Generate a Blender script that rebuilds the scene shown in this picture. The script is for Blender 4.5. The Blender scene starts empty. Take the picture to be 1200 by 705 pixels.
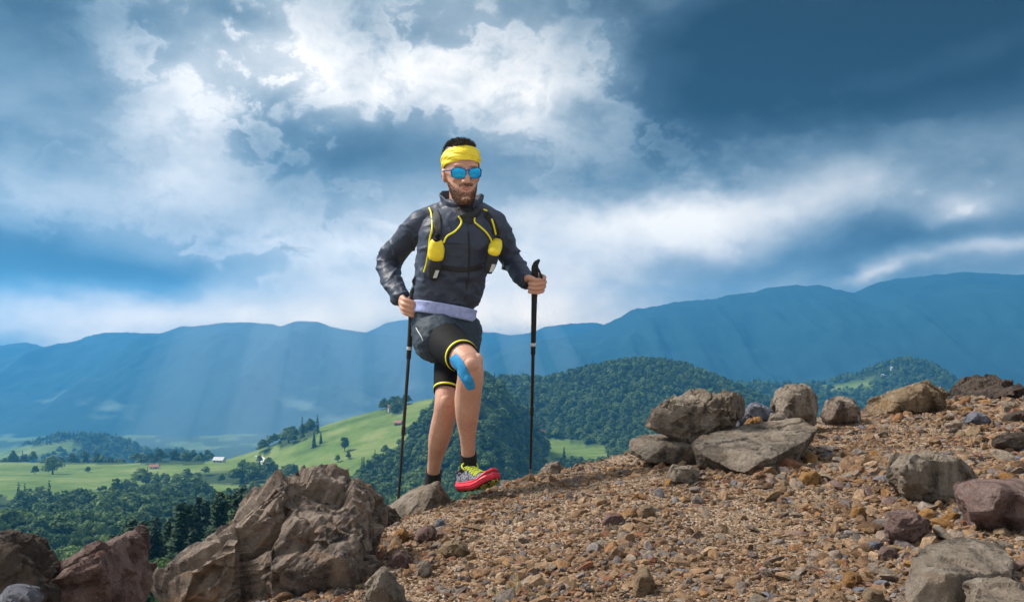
import bpy, bmesh, math, random
import numpy as np
from mathutils import Vector, Matrix, Euler, noise as mnoise, kdtree

# ------------------------------------------------------------------ camera
F = 1067.0                      # focal length in photo pixels (1200 wide)
CX, HY = 600.0, 400.0           # horizon at photo row 400
ZC = 0.64                       # camera height above the runner's footing
scene = bpy.context.scene
col = scene.collection
cam_d = bpy.data.cameras.new('camera')
cam_d.sensor_width = 36.0
cam_d.lens = 36.0 * F / 1200.0
cam_d.shift_y = (HY - 352.5) / 1200.0
cam_d.clip_start = 0.05
cam_d.clip_end = 60000.0
cam = bpy.data.objects.new('camera', cam_d)
col.objects.link(cam)
cam.location = (0, 0, ZC)
cam.rotation_euler = (math.radians(90), 0, 0)
scene.camera = cam

def P(px, py, d):
    """photo pixel + depth (m along the view axis) -> world point"""
    return Vector(((px - CX) / F * d, d, ZC + (HY - py) / F * d))

# ------------------------------------------------------------------ render settings
scene.view_settings.view_transform = 'Standard'
scene.view_settings.look = 'None'
scene.view_settings.gamma = 1.0
scene.view_settings.exposure = 0.75
cy = scene.cycles
cy.use_denoising = True
try:
    cy.denoiser = 'OPENIMAGEDENOISE'
    cy.denoising_input_passes = 'RGB_ALBEDO_NORMAL'
except Exception:
    pass
cy.max_bounces = 6
cy.diffuse_bounces = 3
cy.glossy_bounces = 2
cy.transmission_bounces = 3
cy.transparent_max_bounces = 8
cy.volume_bounces = 1
cy.sample_clamp_indirect = 4.0

# ------------------------------------------------------------------ node helpers
class S:
    """socket wrapper with arithmetic"""
    def __init__(self, nt, sock): self.nt, self.s = nt, sock
    def _m(self, op, *a, clamp=False):
        n = self.nt.nodes.new('ShaderNodeMath'); n.operation = op; n.use_clamp = clamp
        for i, v in enumerate((self,) + a):
            if isinstance(v, S): self.nt.links.new(v.s, n.inputs[i])
            else: n.inputs[i].default_value = float(v)
        return S(self.nt, n.outputs[0])
    def __add__(s, o): return s._m('ADD', o)
    __radd__ = __add__
    def __sub__(s, o): return s._m('SUBTRACT', o)
    def __rsub__(s, o): return (s * -1.0) + o
    def __mul__(s, o): return s._m('MULTIPLY', o)
    __rmul__ = __mul__
    def __truediv__(s, o): return s._m('DIVIDE', o)
    def pw(s, e): return s._m('POWER', e)
    def mx(s, o): return s._m('MAXIMUM', o)
    def mn(s, o): return s._m('MINIMUM', o)
    def ab(s): return s._m('ABSOLUTE')
    def clamp(s): return s._m('ADD', 0.0, clamp=True)
    def fn(s, op, *a): return s._m(op, *a)
    def smooth(s, a, b, lo=0.0, hi=1.0):
        n = s.nt.nodes.new('ShaderNodeMapRange'); n.interpolation_type = 'SMOOTHSTEP'
        s.nt.links.new(s.s, n.inputs[0])
        for i, v in enumerate((a, b, lo, hi)): n.inputs[1 + i].default_value = v
        return S(s.nt, n.outputs[0])

def combine(nt, x, y, z):
    n = nt.nodes.new('ShaderNodeCombineXYZ')
    for i, v in enumerate((x, y, z)):
        if isinstance(v, S): nt.links.new(v.s, n.inputs[i])
        else: n.inputs[i].default_value = v
    return S(nt, n.outputs[0])

def noise_n(nt, vec, scale, detail=6, rough=0.55, lac=2.0, dist=0.0, color=False, ntype='FBM'):
    n = nt.nodes.new('ShaderNodeTexNoise')
    n.noise_type = ntype
    try: n.normalize = True
    except Exception: pass
    if vec is not None: nt.links.new(vec.s, n.inputs['Vector'])
    n.inputs['Scale'].default_value = scale; n.inputs['Detail'].default_value = detail
    n.inputs['Roughness'].default_value = rough; n.inputs['Lacunarity'].default_value = lac
    n.inputs['Distortion'].default_value = dist
    return S(nt, n.outputs['Color' if color else 'Fac'])

def voro(nt, vec, scale, feature='F1', out='Distance', rnd=1.0):
    n = nt.nodes.new('ShaderNodeTexVoronoi'); n.feature = feature
    nt.links.new(vec.s, n.inputs['Vector']); n.inputs['Scale'].default_value = scale
    n.inputs['Randomness'].default_value = rnd
    return S(nt, n.outputs[out])

def ramp(nt, fac, stops, interp='LINEAR'):
    n = nt.nodes.new('ShaderNodeValToRGB'); cr = n.color_ramp; cr.interpolation = interp
    while len(cr.elements) > 1: cr.elements.remove(cr.elements[-1])
    cr.elements[0].position = stops[0][0]; cr.elements[0].color = (*stops[0][1], 1)
    for p, c in stops[1:]:
        e = cr.elements.new(p); e.color = (*c, 1)
    nt.links.new(fac.s, n.inputs[0])
    return S(nt, n.outputs[0])

def mix(nt, fac, a, b, mode='MIX'):
    n = nt.nodes.new('ShaderNodeMix'); n.data_type = 'RGBA'; n.blend_type = mode
    for idx, v in ((0, fac), (6, a), (7, b)):
        if isinstance(v, S): nt.links.new(v.s, n.inputs[idx])
        elif idx == 0: n.inputs[0].default_value = v
        else: n.inputs[idx].default_value = (*v, 1)
    return S(nt, n.outputs[2])

# ------------------------------------------------------------------ sky (world) and sun
SUN_EL, SUN_AZ = math.radians(48), math.radians(-76)     # left of the view and a little ahead, placed there to light the runner and rock fronts
world = bpy.data.worlds.new('World'); scene.world = world; world.use_nodes = True
nt = world.node_tree; nt.nodes.clear()
tc = nt.nodes.new('ShaderNodeTexCoord')
sep = nt.nodes.new('ShaderNodeSeparateXYZ'); nt.links.new(tc.outputs['Generated'], sep.inputs[0])
dx, dy, dz = (S(nt, sep.outputs[i]) for i in range(3))
az = dx.fn('ARCTAN2', dy)
el = dz.fn('ARCSINE')
def azel(px, py):
    v = Vector(((px - CX), F, (HY - py))).normalized()
    return math.atan2(v.x, v.y), math.asin(v.z)
elp = el + 0.10
# domain: stretched cloud coordinates
q = combine(nt, az * 1.0, elp * 1.55, 0.0)
w1 = noise_n(nt, q, 4.0, 5, 0.55)
w2 = noise_n(nt, combine(nt, az + 7.3, elp * 1.4 + 3.1, 0.4), 4.0, 5, 0.55)
waz = az + (w1 - 0.5) * 0.20
wel = el + (w2 - 0.5) * 0.12
def blob(px, py, rx, ry, wgt, rot=0.0):
    a0, e0 = azel(px, py)
    a = (waz - a0); e = (wel - e0)
    if rot:
        c, s = math.cos(rot), math.sin(rot)
        a, e = a * c + e * s, e * c - a * s
    r = (a * (F / rx)).pw(2.0) + (e * (F / ry)).pw(2.0)
    return (r * -1.0).fn('EXPONENT') * wgt
BLOBS = [
 # bright
 (310, 55, 120, 75, .13, 0), (425, 92, 120, 34, .22, 0), (560, 85, 150, 50, .20, 0), (655, 35, 100, 55, .16, 0), (490, 20, 200, 40, .06, 0),
 (215, 125, 60, 50, .20, .5), (140, 60, 60, 34, .14, -.6), (250, 150, 70, 40, .08, .4), (395, 135, 60, 30, .08, 0),
 (230, 225, 330, 36, .16, 0), (390, 300, 130, 40, .26, 0), (560, 285, 130, 60, .24, 0), (330, 330, 180, 22, .12, 0), (250, 195, 170, 26, .08, 0),
 (120, 378, 460, 24, .40, 0), (480, 358, 250, 36, .30, 0), (640, 350, 110, 50, .16, 0),
 (680, 295, 110, 40, .32, .25), (790, 248, 140, 32, .30, .16), (960, 240, 190, 40, .24, 0), (690, 150, 60, 45, .16, 0), (615, 130, 60, 40, .14, 0),
 (1150, 262, 42, 24, .30, 0), (1165, 315, 90, 14, .40, 0), (1010, 328, 45, 10, .35, .1),
 (1090, 75, 95, 20, .12, .1), (640, 215, 110, 60, .10, 0), (1000, 180, 150, 26, .10, 0), (850, 175, 120, 22, .08, .1),
 # dark
 (50, 25, 130, 60, -.20, 0), (50, 160, 140, 45, -.13, -.3), (110, 318, 240, 24, -.30, 0), (345, 170, 100, 40, -.16, 0), (440, 190, 140, 40, -.12, 0), (170, 305, 160, 22, -.08, 0), (600, 200, 120, 40, -.08, 0),
 (1080, 20, 340, 90, -.46, 0), (830, 40, 130, 60, -.24, 0), (920, 135, 340, 50, -.24, .05), (760, 205, 120, 32, -.24, .15),
 (1080, 290, 160, 30, -.16, 0), (900, 300, 130, 24, -.12, 0), (490, 45, 60, 22, -.12, 0), (290, 35, 45, 22, -.18, 0), (1180, 180, 120, 50, -.12, 0), (470, 130, 90, 18, -.08, 0),
]
tone = None
for b in BLOBS:
    t = blob(*b); tone = t if tone is None else tone + t
tone = tone + 0.44 + dy.smooth(.82, .25, 0., .16)      # cloud deck out of view is lightened to add frontal fill on the runner
def fb(ox, oy, sc, det=8, ro=0.56, z=.7):
    v = combine(nt, az * .8 + waz * .2 + ox, (el * .8 + wel * .2) * 1.6 + oy, z)
    return noise_n(nt, v, sc, det, ro)
def billow(ox, oy, sc):
    """rounded cauliflower heads: folded noise"""
    a = (fb(ox, oy, sc, 3, .5) - .5).ab() * 2.; b2 = (fb(ox + 5, oy, sc * 2.3, 3, .5, 2.1) - .5).ab() * 2.; c2 = (fb(ox, oy + 4, sc * 5.2, 3, .55, 4.4) - .5).ab() * 2.
    return a * .55 + b2 * .28 + c2 * .17
n0 = fb(0, 0, 4.2, 8, .52); n1 = fb(0.012, -0.040, 4.2, 8, .52)        # second sample a step away from the sun: relief
n2 = fb(3.0, 1.0, 13.0, 6, 0.55)
soft = (n0 - 0.5) * 0.70 + (n0 - n1) * .6 + (n2 - 0.5) * 0.10
amp = tone.smooth(0.0, 0.55, 0.45, 1.0)
# heaped cumulus against the light: bright rims, grey hearts, crisp cauliflower edges
def heaped(ox, oy, sc, seed):
    wx = noise_n(nt, combine(nt, az + seed, el * 1.25, 1.3), 9., 4, .6); wy = noise_n(nt, combine(nt, az - seed, el * 1.25, 8.3), 9., 4, .6)
    v = combine(nt, az + (wx - .5) * .045 + ox, el * 1.28 + (wy - .5) * .045 + oy, seed)
    f = noise_n(nt, v, sc, 3, .5); g = noise_n(nt, v, sc * 3.4, 6, .58); h = noise_n(nt, v, sc * 7.0, 4, .6)
    bl = (g - .5).ab() * 2.
    return f * .62 + bl * .26 + (h - .5) * .10 + g * .16
h1 = heaped(0., 0., 5.2, 2.7)
hs = h1 + (tone - .52) * .30
lay = ramp(nt, hs, [(.32, (.46, .46, .46)), (.39, (.52, .52, .52)), (.43, (.74, .74, .74)), (.48, (.66, .66, .66)), (.55, (.50, .50, .50)), (.68, (.26, .26, .26))])
lsep = nt.nodes.new('ShaderNodeSeparateColor'); nt.links.new(lay.s, lsep.inputs[0]); layv = S(nt, lsep.outputs[0]) - .5
stren = None
for bb in ((330, 90, 190, 100, 1.0, 0), (580, 70, 170, 80, .75, 0), (370, 300, 170, 50, .8, 0), (1150, 285, 90, 50, .9, 0), (720, 150, 90, 60, .5, 0), (180, 280, 130, 40, .45, 0), (700, 270, 150, 50, .45, .2), (1080, 70, 110, 40, .35, 0)):
    t = blob(*bb); stren = t if stren is None else stren + t
stren = (stren + dy.smooth(.8, .5, 0.12, .5)).clamp()
tone2 = tone + soft * amp * (1.0 - stren * .45) + layv * stren * .85
tone2 = tone2.clamp()
cloud = ramp(nt, tone2, [(0.0, (.005, .008, .013)), (0.18, (.024, .040, .060)), (0.36, (.095, .136, .170)),
                         (0.54, (.225, .262, .288)), (0.72, (.43, .435, .435)), (0.88, (.645, .61, .565)), (1.0, (.80, .74, .66))])
lowel = el.smooth(math.radians(.6), math.radians(6.), 1., 0.)
cloud = mix(nt, lowel, cloud, (2.1, 1.75, 1.30), 'MULTIPLY')
sky = nt.nodes.new('ShaderNodeTexSky'); sky.sky_type = 'NISHITA'; sky.sun_disc = False
sky.sun_elevation = SUN_EL; sky.sun_rotation = SUN_AZ; sky.air_density = 1.2; sky.dust_density = 1.5; sky.ozone_density = 2.0
bg_sky = nt.nodes.new('ShaderNodeBackground'); bg_sky.inputs['Strength'].default_value = 0.06
nt.links.new(sky.outputs[0], bg_sky.inputs['Color'])
bg_cl = nt.nodes.new('ShaderNodeBackground'); bg_cl.inputs['Strength'].default_value = 1.15
nt.links.new(cloud.s, bg_cl.inputs['Color'])
cover = nt.nodes.new('ShaderNodeMixShader')
nt.links.new(el.smooth(-0.02, 0.05, 0.90, 0.97).s, cover.inputs[0])
nt.links.new(bg_sky.outputs[0], cover.inputs[1]); nt.links.new(bg_cl.outputs[0], cover.inputs[2])
wo = nt.nodes.new('ShaderNodeOutputWorld'); nt.links.new(cover.outputs[0], wo.inputs['Surface'])
try:
    world.cycles.sampling_method = 'MANUAL'; world.cycles.sample_map_resolution = 1024
except Exception: pass

sun_d = bpy.data.lights.new('sun', 'SUN'); sun_d.energy = 3.9; sun_d.angle = math.radians(15); sun_d.color = (1.0, .95, .87)
sun = bpy.data.objects.new('sun', sun_d); col.objects.link(sun)
sdir = Vector((math.sin(SUN_AZ) * math.cos(SUN_EL), math.cos(SUN_AZ) * math.cos(SUN_EL), math.sin(SUN_EL)))
sun.rotation_euler = sdir.to_track_quat('Z', 'Y').to_euler()
sun.location = sdir * 50

# ------------------------------------------------------------------ object helpers
def link(o, parent=None):
    col.objects.link(o)
    if parent is not None: o.parent = parent
    return o
def mesh_obj(name, verts, faces, mat, parent=None, smooth=True):
    me = bpy.data.meshes.new(name)
    me.from_pydata([tuple(v) for v in verts], [], [tuple(f) for f in faces])
    me.validate(); me.update()
    if mat is not None: me.materials.append(mat)
    if smooth: me.shade_smooth()
    return link(bpy.data.objects.new(name, me), parent)
def bm_obj(name, bm, mat, parent=None, smooth=True):
    me = bpy.data.meshes.new(name); bm.to_mesh(me); bm.free()
    if mat is not None: me.materials.append(mat)
    if smooth: me.shade_smooth()
    return link(bpy.data.objects.new(name, me), parent)
def grid_mesh(name, V, mat, nu, nv, smooth=True):
    """V: (nu*nv,3) array"""
    me = bpy.data.meshes.new(name)
    i = np.arange(nu - 1)[:, None] * nv + np.arange(nv - 1)[None, :]
    f = np.stack([i, i + nv, i + nv + 1, i + 1], -1).reshape(-1, 4)
    me.vertices.add(len(V)); me.vertices.foreach_set('co', np.asarray(V, np.float32).ravel())
    me.loops.add(f.size); me.loops.foreach_set('vertex_index', f.ravel().astype(np.int32))
    me.polygons.add(len(f)); me.polygons.foreach_set('loop_start', np.arange(0, f.size, 4, dtype=np.int32))
    me.update(); me.validate()
    if mat is not None: me.materials.append(mat)
    if smooth: me.shade_smooth()
    return link(bpy.data.objects.new(name, me))
def tag(o, label=None, cat=None, group=None, kind=None):
    if label: o['label'] = label
    if cat: o['category'] = cat
    if group: o['group'] = group
    if kind: o['kind'] = kind
    return o
def empty(name, loc=(0, 0, 0)):
    o = bpy.data.objects.new(name, None); o.location = loc; o.empty_display_size = .1
    return link(o)
def mat_new(name):
    m = bpy.data.materials.new(name); m.use_nodes = True
    t = m.node_tree; b = t.nodes['Principled BSDF']
    b.inputs['Roughness'].default_value = .7
    return m, t, b
def coords(t, which='Object', scale=(1, 1, 1)):
    n = t.nodes.new('ShaderNodeTexCoord'); o = S(t, n.outputs[which])
    if scale != (1, 1, 1):
        mp = t.nodes.new('ShaderNodeMapping'); mp.inputs['Scale'].default_value = scale
        t.links.new(o.s, mp.inputs['Vector']); o = S(t, mp.outputs[0])
    return o
def bump(t, b, h, strength=.4, dist=.01):
    n = t.nodes.new('ShaderNodeBump'); n.inputs['Strength'].default_value = strength; n.inputs['Distance'].default_value = dist
    t.links.new(h.s, n.inputs['Height']); t.links.new(n.outputs[0], b.inputs['Normal'])
def simple_mat(name, rgb, rough=.6, var=.15, scale=40., metallic=0., spec=None, bumps=0., bscale=None):
    """plain colour with slight procedural mottling"""
    m, t, b = mat_new(name)
    n = noise_n(t, coords(t), scale, 4, .6)
    lo = tuple(c * (1 - var) for c in rgb); hi = tuple(min(1, c * (1 + var)) for c in rgb)
    t.links.new(ramp(t, n, [(.3, lo), (.7, hi)]).s, b.inputs['Base Color'])
    b.inputs['Roughness'].default_value = rough; b.inputs['Metallic'].default_value = metallic
    if spec is not None: b.inputs['Specular IOR Level'].default_value = spec
    if bumps: bump(t, b, noise_n(t, coords(t), bscale or scale, 4, .6), bumps, .004)
    return m

def box(bm, x0, x1, y0, y1, z0, z1):
    v = [bm.verts.new((x, y, z)) for x in (x0, x1) for y in (y0, y1) for z in (z0, z1)]
    for f in ((0, 1, 3, 2), (4, 6, 7, 5), (0, 4, 5, 1), (2, 3, 7, 6), (0, 2, 6, 4), (1, 5, 7, 3)): bm.faces.new([v[i] for i in f])
# vectorised value noise for terrain / rocks
_rng = np.random.default_rng(7)
_TAB = _rng.random(65536).astype(np.float64)
def vnoise(x, y, z=0.0, seed=0):
    x = np.asarray(x, float); y = np.asarray(y, float); z = np.asarray(z, float) + 0 * x
    xi, yi, zi = np.floor(x).astype(np.int64), np.floor(y).astype(np.int64), np.floor(z).astype(np.int64)
    fx, fy, fz = x - xi, y - yi, z - zi
    fx, fy, fz = (f * f * f * (f * (f * 6 - 15) + 10) for f in (fx, fy, fz))
    def h(i, j, k):
        n = (i * 73856093) ^ (j * 19349663) ^ (k * 83492791) ^ (seed * 2654435761)
        n = (n ^ (n >> 13)) * 1274126177
        return _TAB[(n ^ (n >> 16)) & 65535]
    def lerp(a, b, t): return a + (b - a) * t
    c = [[[h(xi + i, yi + j, zi + k) for k in (0, 1)] for j in (0, 1)] for i in (0, 1)]
    return lerp(lerp(lerp(c[0][0][0], c[0][0][1], fz), lerp(c[0][1][0], c[0][1][1], fz), fy),
                lerp(lerp(c[1][0][0], c[1][0][1], fz), lerp(c[1][1][0], c[1][1][1], fz), fy), fx) * 2 - 1
def fbm(x, y, z=0.0, oct=5, gain=.5, seed=0, ridged=False):
    s = 0; a = 1; tot = 0
    x = np.asarray(x, float); y = np.asarray(y, float); z = np.asarray(z, float)
    for o in range(oct):
        n = vnoise(x * 2 ** o + 17.3 * o, y * 2 ** o - 9.1 * o, z * 2 ** o + 4.7 * o, seed + o)
        if ridged: n = 1 - 2 * np.abs(n)
        s = s + a * n; tot += a; a *= gain
    return s / tot
# ------------------------------------------------------------------ distant mountains
def ridge_interp(pts, D):
    xs = np.array([(p[0] - CX) / F * D for p in pts]); zs = np.array([ZC + (HY - p[1]) / F * D for p in pts])
    return lambda X: np.interp(X, xs, zs)
def mountain_mat(name, a, b_, field):
    m, t, b = mat_new(name)
    c = coords(t, 'Object')
    n = noise_n(t, c, .004, 6, .6)
    n3 = noise_n(t, c, .02, 4, .7)
    k = ramp(t, n * .7 + n3 * .3, [(.35, a), (.65, b_)])
    n2 = noise_n(t, c, .0022, 4, .55)
    geo = t.nodes.new('ShaderNodeSeparateXYZ'); t.links.new(c.s, geo.inputs[0])
    low = S(t, geo.outputs[2]).smooth(-260., -120., 1., 0.)
    k = mix(t, n2.smooth(.56, .66) * low, k, field)
    t.links.new(k.s, b.inputs['Base Color']); b.inputs['Roughness'].default_value = .95
    b.inputs['Specular IOR Level'].default_value = .1
    return m
M_MTN = mountain_mat('forested_mountain', (.012, .036, .040), (.022, .058, .060), (.14, .19, .15))
VALLEY = -330.0
def mountain(name, pts, D, front, back, seed, spur, wav):
    rz = ridge_interp(pts, D)
    x0, x1 = (pts[0][0] - CX) / F * D, (pts[-1][0] - CX) / F * D
    nu, nv = 420, 150
    X = np.linspace(x0, x1, nu)[:, None] + np.zeros((1, nv))
    v = np.linspace(-1, 1, nv)[None, :] + np.zeros((nu, 1))
    Y = D + np.where(v < 0, v * front, v * back)
    t = np.abs(v)
    base = rz(X) + fbm(X / 150, 0 * X, seed, oct=4, seed=seed + 70) * 9. + fbm(X / 55, 0 * X, seed, oct=3, seed=seed + 75, ridged=True) * 5.
    fall = (1 - (1 - t) ** 1.25)
    Z = base + (VALLEY - 30 - base) * fall
    sp = fbm(X / wav, Y / (wav * 3.2), seed, oct=5, seed=seed, ridged=True)
    Z = Z + sp * spur * np.clip(t * 3, 0, 1) ** 1.5 * (1 - t) * 2.1
    Z = Z + fbm(X / 90, Y / 90, 1, oct=5, seed=seed + 5) * 16 * np.clip(t * 6 + .45, 0, 1) * np.clip((1 - t) * 4, 0, 1)
    Z = np.maximum(Z, -366. + .02 * fbm(X / 200, Y / 200, 2, oct=2))
    V = np.stack([X, Y, Z], -1).reshape(-1, 3)
    o = grid_mesh(name, V, M_MTN, nu, nv); tag(o, kind='structure'); return o
mountain('mountain_range', [(-420, 440), (-200, 425), (-80, 412), (0, 404), (30, 402), (50, 405), (70, 410), (85, 404), (100, 396), (120, 391), (165, 390),
    (190, 391), (215, 383), (250, 379), (280, 376), (300, 377), (330, 380), (350, 375), (372, 377), (400, 386), (440, 390), (480, 396),
    (520, 398), (560, 402), (600, 408), (640, 418), (700, 440), (780, 480), (860, 520)], 5000., 1900., 1300., 3, 95., 420.)
mountain('far_mountain_range', [(200, 470), (320, 425), (380, 402), (430, 388), (460, 376), (480, 373), (520, 378), (560, 388), (600, 392), (620, 390), (640, 383),
    (670, 378), (700, 379), (730, 388), (800, 402), (900, 425), (1000, 450)], 5650., 1000., 600., 11, 60., 500.)
mountain('right_mountain_range', [(440, 520), (520, 455), (560, 424), (600, 404), (640, 398), (665, 394), (690, 388), (705, 382), (720, 374), (745, 362), (770, 357), (800, 352), (830, 350),
    (870, 342), (900, 336), (930, 333), (960, 334), (980, 338), (1000, 341), (1010, 337), (1040, 328), (1080, 322), (1120, 318), (1200, 322),
    (1320, 330), (1480, 345), (1700, 370)], 4500., 1900., 1300., 21, 90., 380.)

# ------------------------------------------------------------------ haze: the humid air of the valley
def make_haze():
    bm = bmesh.new(); bmesh.ops.create_cube(bm, size=1.0)
    me = bpy.data.meshes.new('haze'); bm.to_mesh(me); bm.free()
    o = link(bpy.data.objects.new('haze', me))
    x0, x1, y0, y1, z0, z1 = -6500., 6500., -520., 6450., -372., 372.
    o.location = ((x0 + x1) / 2, (y0 + y1) / 2, (z0 + z1) / 2); o.scale = (x1 - x0, y1 - y0, z1 - z0)
    m = bpy.data.materials.new('valley_haze'); m.use_nodes = True; t = m.node_tree; t.nodes.clear()
    pv = t.nodes.new('ShaderNodeVolumePrincipled'); pv.inputs['Color'].default_value = HAZE_COL + (1,)
    pv.inputs['Density'].default_value = HAZE_DEN; pv.inputs['Anisotropy'].default_value = .45
    out = t.nodes.new('ShaderNodeOutputMaterial'); t.links.new(pv.outputs[0], out.inputs['Volume'])
    me.materials.append(m)
    tag(o, kind='stuff'); o['label'] = 'pale blue haze filling the valley air'
    return o
HAZE_COL = (.11, .49, .96); HAZE_DEN = 1.95e-4
make_haze()
# added columns of denser, paler haze that imitate sunbeams over the left range
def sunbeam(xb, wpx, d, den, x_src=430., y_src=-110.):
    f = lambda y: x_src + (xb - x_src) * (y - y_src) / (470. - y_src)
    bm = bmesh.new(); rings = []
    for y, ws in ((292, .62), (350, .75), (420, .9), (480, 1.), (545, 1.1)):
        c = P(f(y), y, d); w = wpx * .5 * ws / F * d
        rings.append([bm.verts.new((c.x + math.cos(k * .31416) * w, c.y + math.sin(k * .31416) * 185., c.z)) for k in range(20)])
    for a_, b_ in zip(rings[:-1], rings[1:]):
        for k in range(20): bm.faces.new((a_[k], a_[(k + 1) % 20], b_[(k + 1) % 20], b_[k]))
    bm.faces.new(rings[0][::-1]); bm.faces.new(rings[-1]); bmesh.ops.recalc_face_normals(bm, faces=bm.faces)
    m = bpy.data.materials.new('sunbeam_air'); m.use_nodes = True; t = m.node_tree; t.nodes.clear()
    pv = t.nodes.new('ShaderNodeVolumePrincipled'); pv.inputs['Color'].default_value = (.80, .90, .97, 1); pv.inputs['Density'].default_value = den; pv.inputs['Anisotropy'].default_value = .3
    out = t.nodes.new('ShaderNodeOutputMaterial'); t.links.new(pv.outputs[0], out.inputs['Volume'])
    o = bm_obj('sunbeam_volume', bm, m); tag(o, kind='stuff'); o['label'] = 'added sunbeam shaped from denser pale haze in front of the left mountain range'
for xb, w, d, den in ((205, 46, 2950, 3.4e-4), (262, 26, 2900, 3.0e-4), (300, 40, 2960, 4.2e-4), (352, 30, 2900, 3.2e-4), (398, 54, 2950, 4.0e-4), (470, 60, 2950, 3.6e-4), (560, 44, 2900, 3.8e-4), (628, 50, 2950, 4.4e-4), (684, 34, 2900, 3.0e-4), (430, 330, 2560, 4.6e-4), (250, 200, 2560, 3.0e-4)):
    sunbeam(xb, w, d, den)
# ------------------------------------------------------------------ terrain: one sheet from the foot of the scree to beyond the mountains
def softmax(a, b, k):
    h = np.clip(.5 + .5 * (a - b) / k, 0, 1)
    return b + (a - b) * h + k * h * (1 - h)
PROF_Y = [-500, 0, 6, 30, 100, 170, 300, 500, 700, 900, 1000, 1150, 1400, 2000, 3000, 20000]
PROF_L = [-60, -3.5, -4.5, -15, -34, -50, -80, -103, -118, -126, -131, -190, -280, -330, -335, -335]
PROF_R = [-60, -3.5, -4.5, -15, -34, -50, -80, -103, -118, -127, -130, -136, -146, -290, -335, -335]
HILLS = [  # (ridge pixels, distance, front slope, back slope)
 ([(380, 640), (400, 590), (420, 560), (440, 540), (470, 514), (500, 490), (530, 467), (550, 455), (570, 443), (590, 454), (604, 482), (614, 520), (622, 560), (635, 610)], 900., .40, .45),
 ([(480, 560), (520, 490), (545, 462), (570, 450), (600, 445), (630, 448), (660, 442), (700, 433), (740, 426), (770, 425), (800, 430), (830, 442), (860, 454), (880, 464), (920, 482), (1000, 520), (1060, 560)], 1400., .34, .4),
 ([(180, 580), (230, 547), (260, 541), (300, 528), (340, 513), (380, 499), (420, 487), (460, 477), (510, 467), (560, 459), (600, 470), (640, 520), (660, 560)], 1020., .25, .35),
 ([(760, 520), (800, 472), (840, 459), (880, 452), (920, 454), (950, 455), (980, 449), (1010, 440), (1035, 430), (1060, 425), (1085, 428), (1100, 439), (1115, 451), (1150, 460), (1250, 472), (1400, 500), (1500, 540)], 2000., .30, .4),
 ([(-300, 550), (-100, 540), (0, 531), (40, 520), (75, 513), (105, 513), (135, 519), (158, 530), (180, 533), (205, 531), (240, 545), (290, 562), (360, 582)], 2000., .25, .35),
]
def soft_ridge(r, D, w):
    f = ridge_interp(r, D); x0, x1 = (r[0][0] - CX) / F * D, (r[-1][0] - CX) / F * D
    xs = np.linspace(x0, x1, 600); k = np.exp(-np.linspace(-2.5, 2.5, 41) ** 2); k /= k.sum()
    st = w / 8.; zs = sum(kk * f(xs + (j - 20) * st) for j, kk in enumerate(k))
    return lambda X: np.interp(X, xs, zs) - .4 * np.maximum(x0 - X, 0) - .4 * np.maximum(X - x1, 0)
_HR = [(soft_ridge(r, D, 14. if D < 950 else 9.), D, a, b) for r, D, a, b in HILLS]
def H(X, Y):
    X = np.asarray(X, float); Y = np.asarray(Y, float)
    wR = np.clip((X / np.maximum(Y, 1.) * F + CX - 330.) / 220., 0, 1); wR = wR * wR * (3 - 2 * wR)
    base = np.interp(Y, PROF_Y, PROF_L) * (1 - wR) + np.interp(Y, PROF_Y, PROF_R) * wR
    far = np.clip((Y - 60) / 300., 0, 1)
    base = base + fbm(X / 160, Y / 160, 0, oct=4, seed=31) * 7 * far
    z = base
    for i, (rz, D, a, b) in enumerate(_HR):
        dd = Y - D
        s = np.where(dd < 0, a, b) * (np.sqrt(dd * dd + 40 ** 2) - 40)
        amp = 6 + 5 * (D > 1500)
        z = softmax(rz(X) - s + fbm(X / 130, Y / 130, i, oct=4, seed=40 + i) * amp * np.clip(np.abs(dd) / 90., .12, 1), z, 6.)
    return z + ZC
def to_px(X, Y, Z): return CX + X / Y * F, HY - (Z - ZC) / Y * F
def in_poly(px, py, poly):
    r = np.zeros(px.shape, bool); n = len(poly)
    for i in range(n):
        x1, y1 = poly[i]; x2, y2 = poly[(i + 1) % n]
        c = ((y1 > py) != (y2 > py)) & (px < (x2 - x1) * (py - y1) / ((y2 - y1) if y2 != y1 else 1e-9) + x1)
        r ^= c
    return r
MEADOWS = [
 ([(-300, 530), (0, 543), (245, 545), (225, 560), (170, 570), (120, 586), (60, 592), (0, 582), (-300, 590)], 640, 1010),
 ([(225, 552), (262, 530), (300, 518), (400, 480), (510, 455), (560, 448), (528, 468), (480, 508), (440, 544), (418, 562), (405, 590), (340, 560), (285, 552)], 700, 1100),
 ([(612, 522), (640, 512), (668, 516), (690, 524), (712, 520), (720, 545), (700, 600), (612, 610)], 940, 1180),
 ([(965, 453), (1000, 447), (1026, 441), (1040, 444), (1020, 451), (985, 458), (960, 459)], 1500, 2100),
 ([(-60, 604), (52, 604), (58, 624), (-60, 628)], 380, 700),
 ([(20, 522), (86, 519), (92, 530), (40, 540), (0, 545), (-60, 540)], 1500, 2100),
 ([(225, 578), (262, 565), (300, 560), (330, 572), (270, 590)], 500, 800),
]
GROVES = [  # woods standing inside the meadows
 [(318, 519), (328, 507), (348, 498), (366, 497), (372, 507), (350, 518), (330, 524)], [(300, 528), (318, 520), (318, 530), (306, 534)],
 [(250, 560), (300, 540), (330, 552), (300, 566)], [(445, 480), (462, 470), (480, 472), (462, 484)],
]
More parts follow.
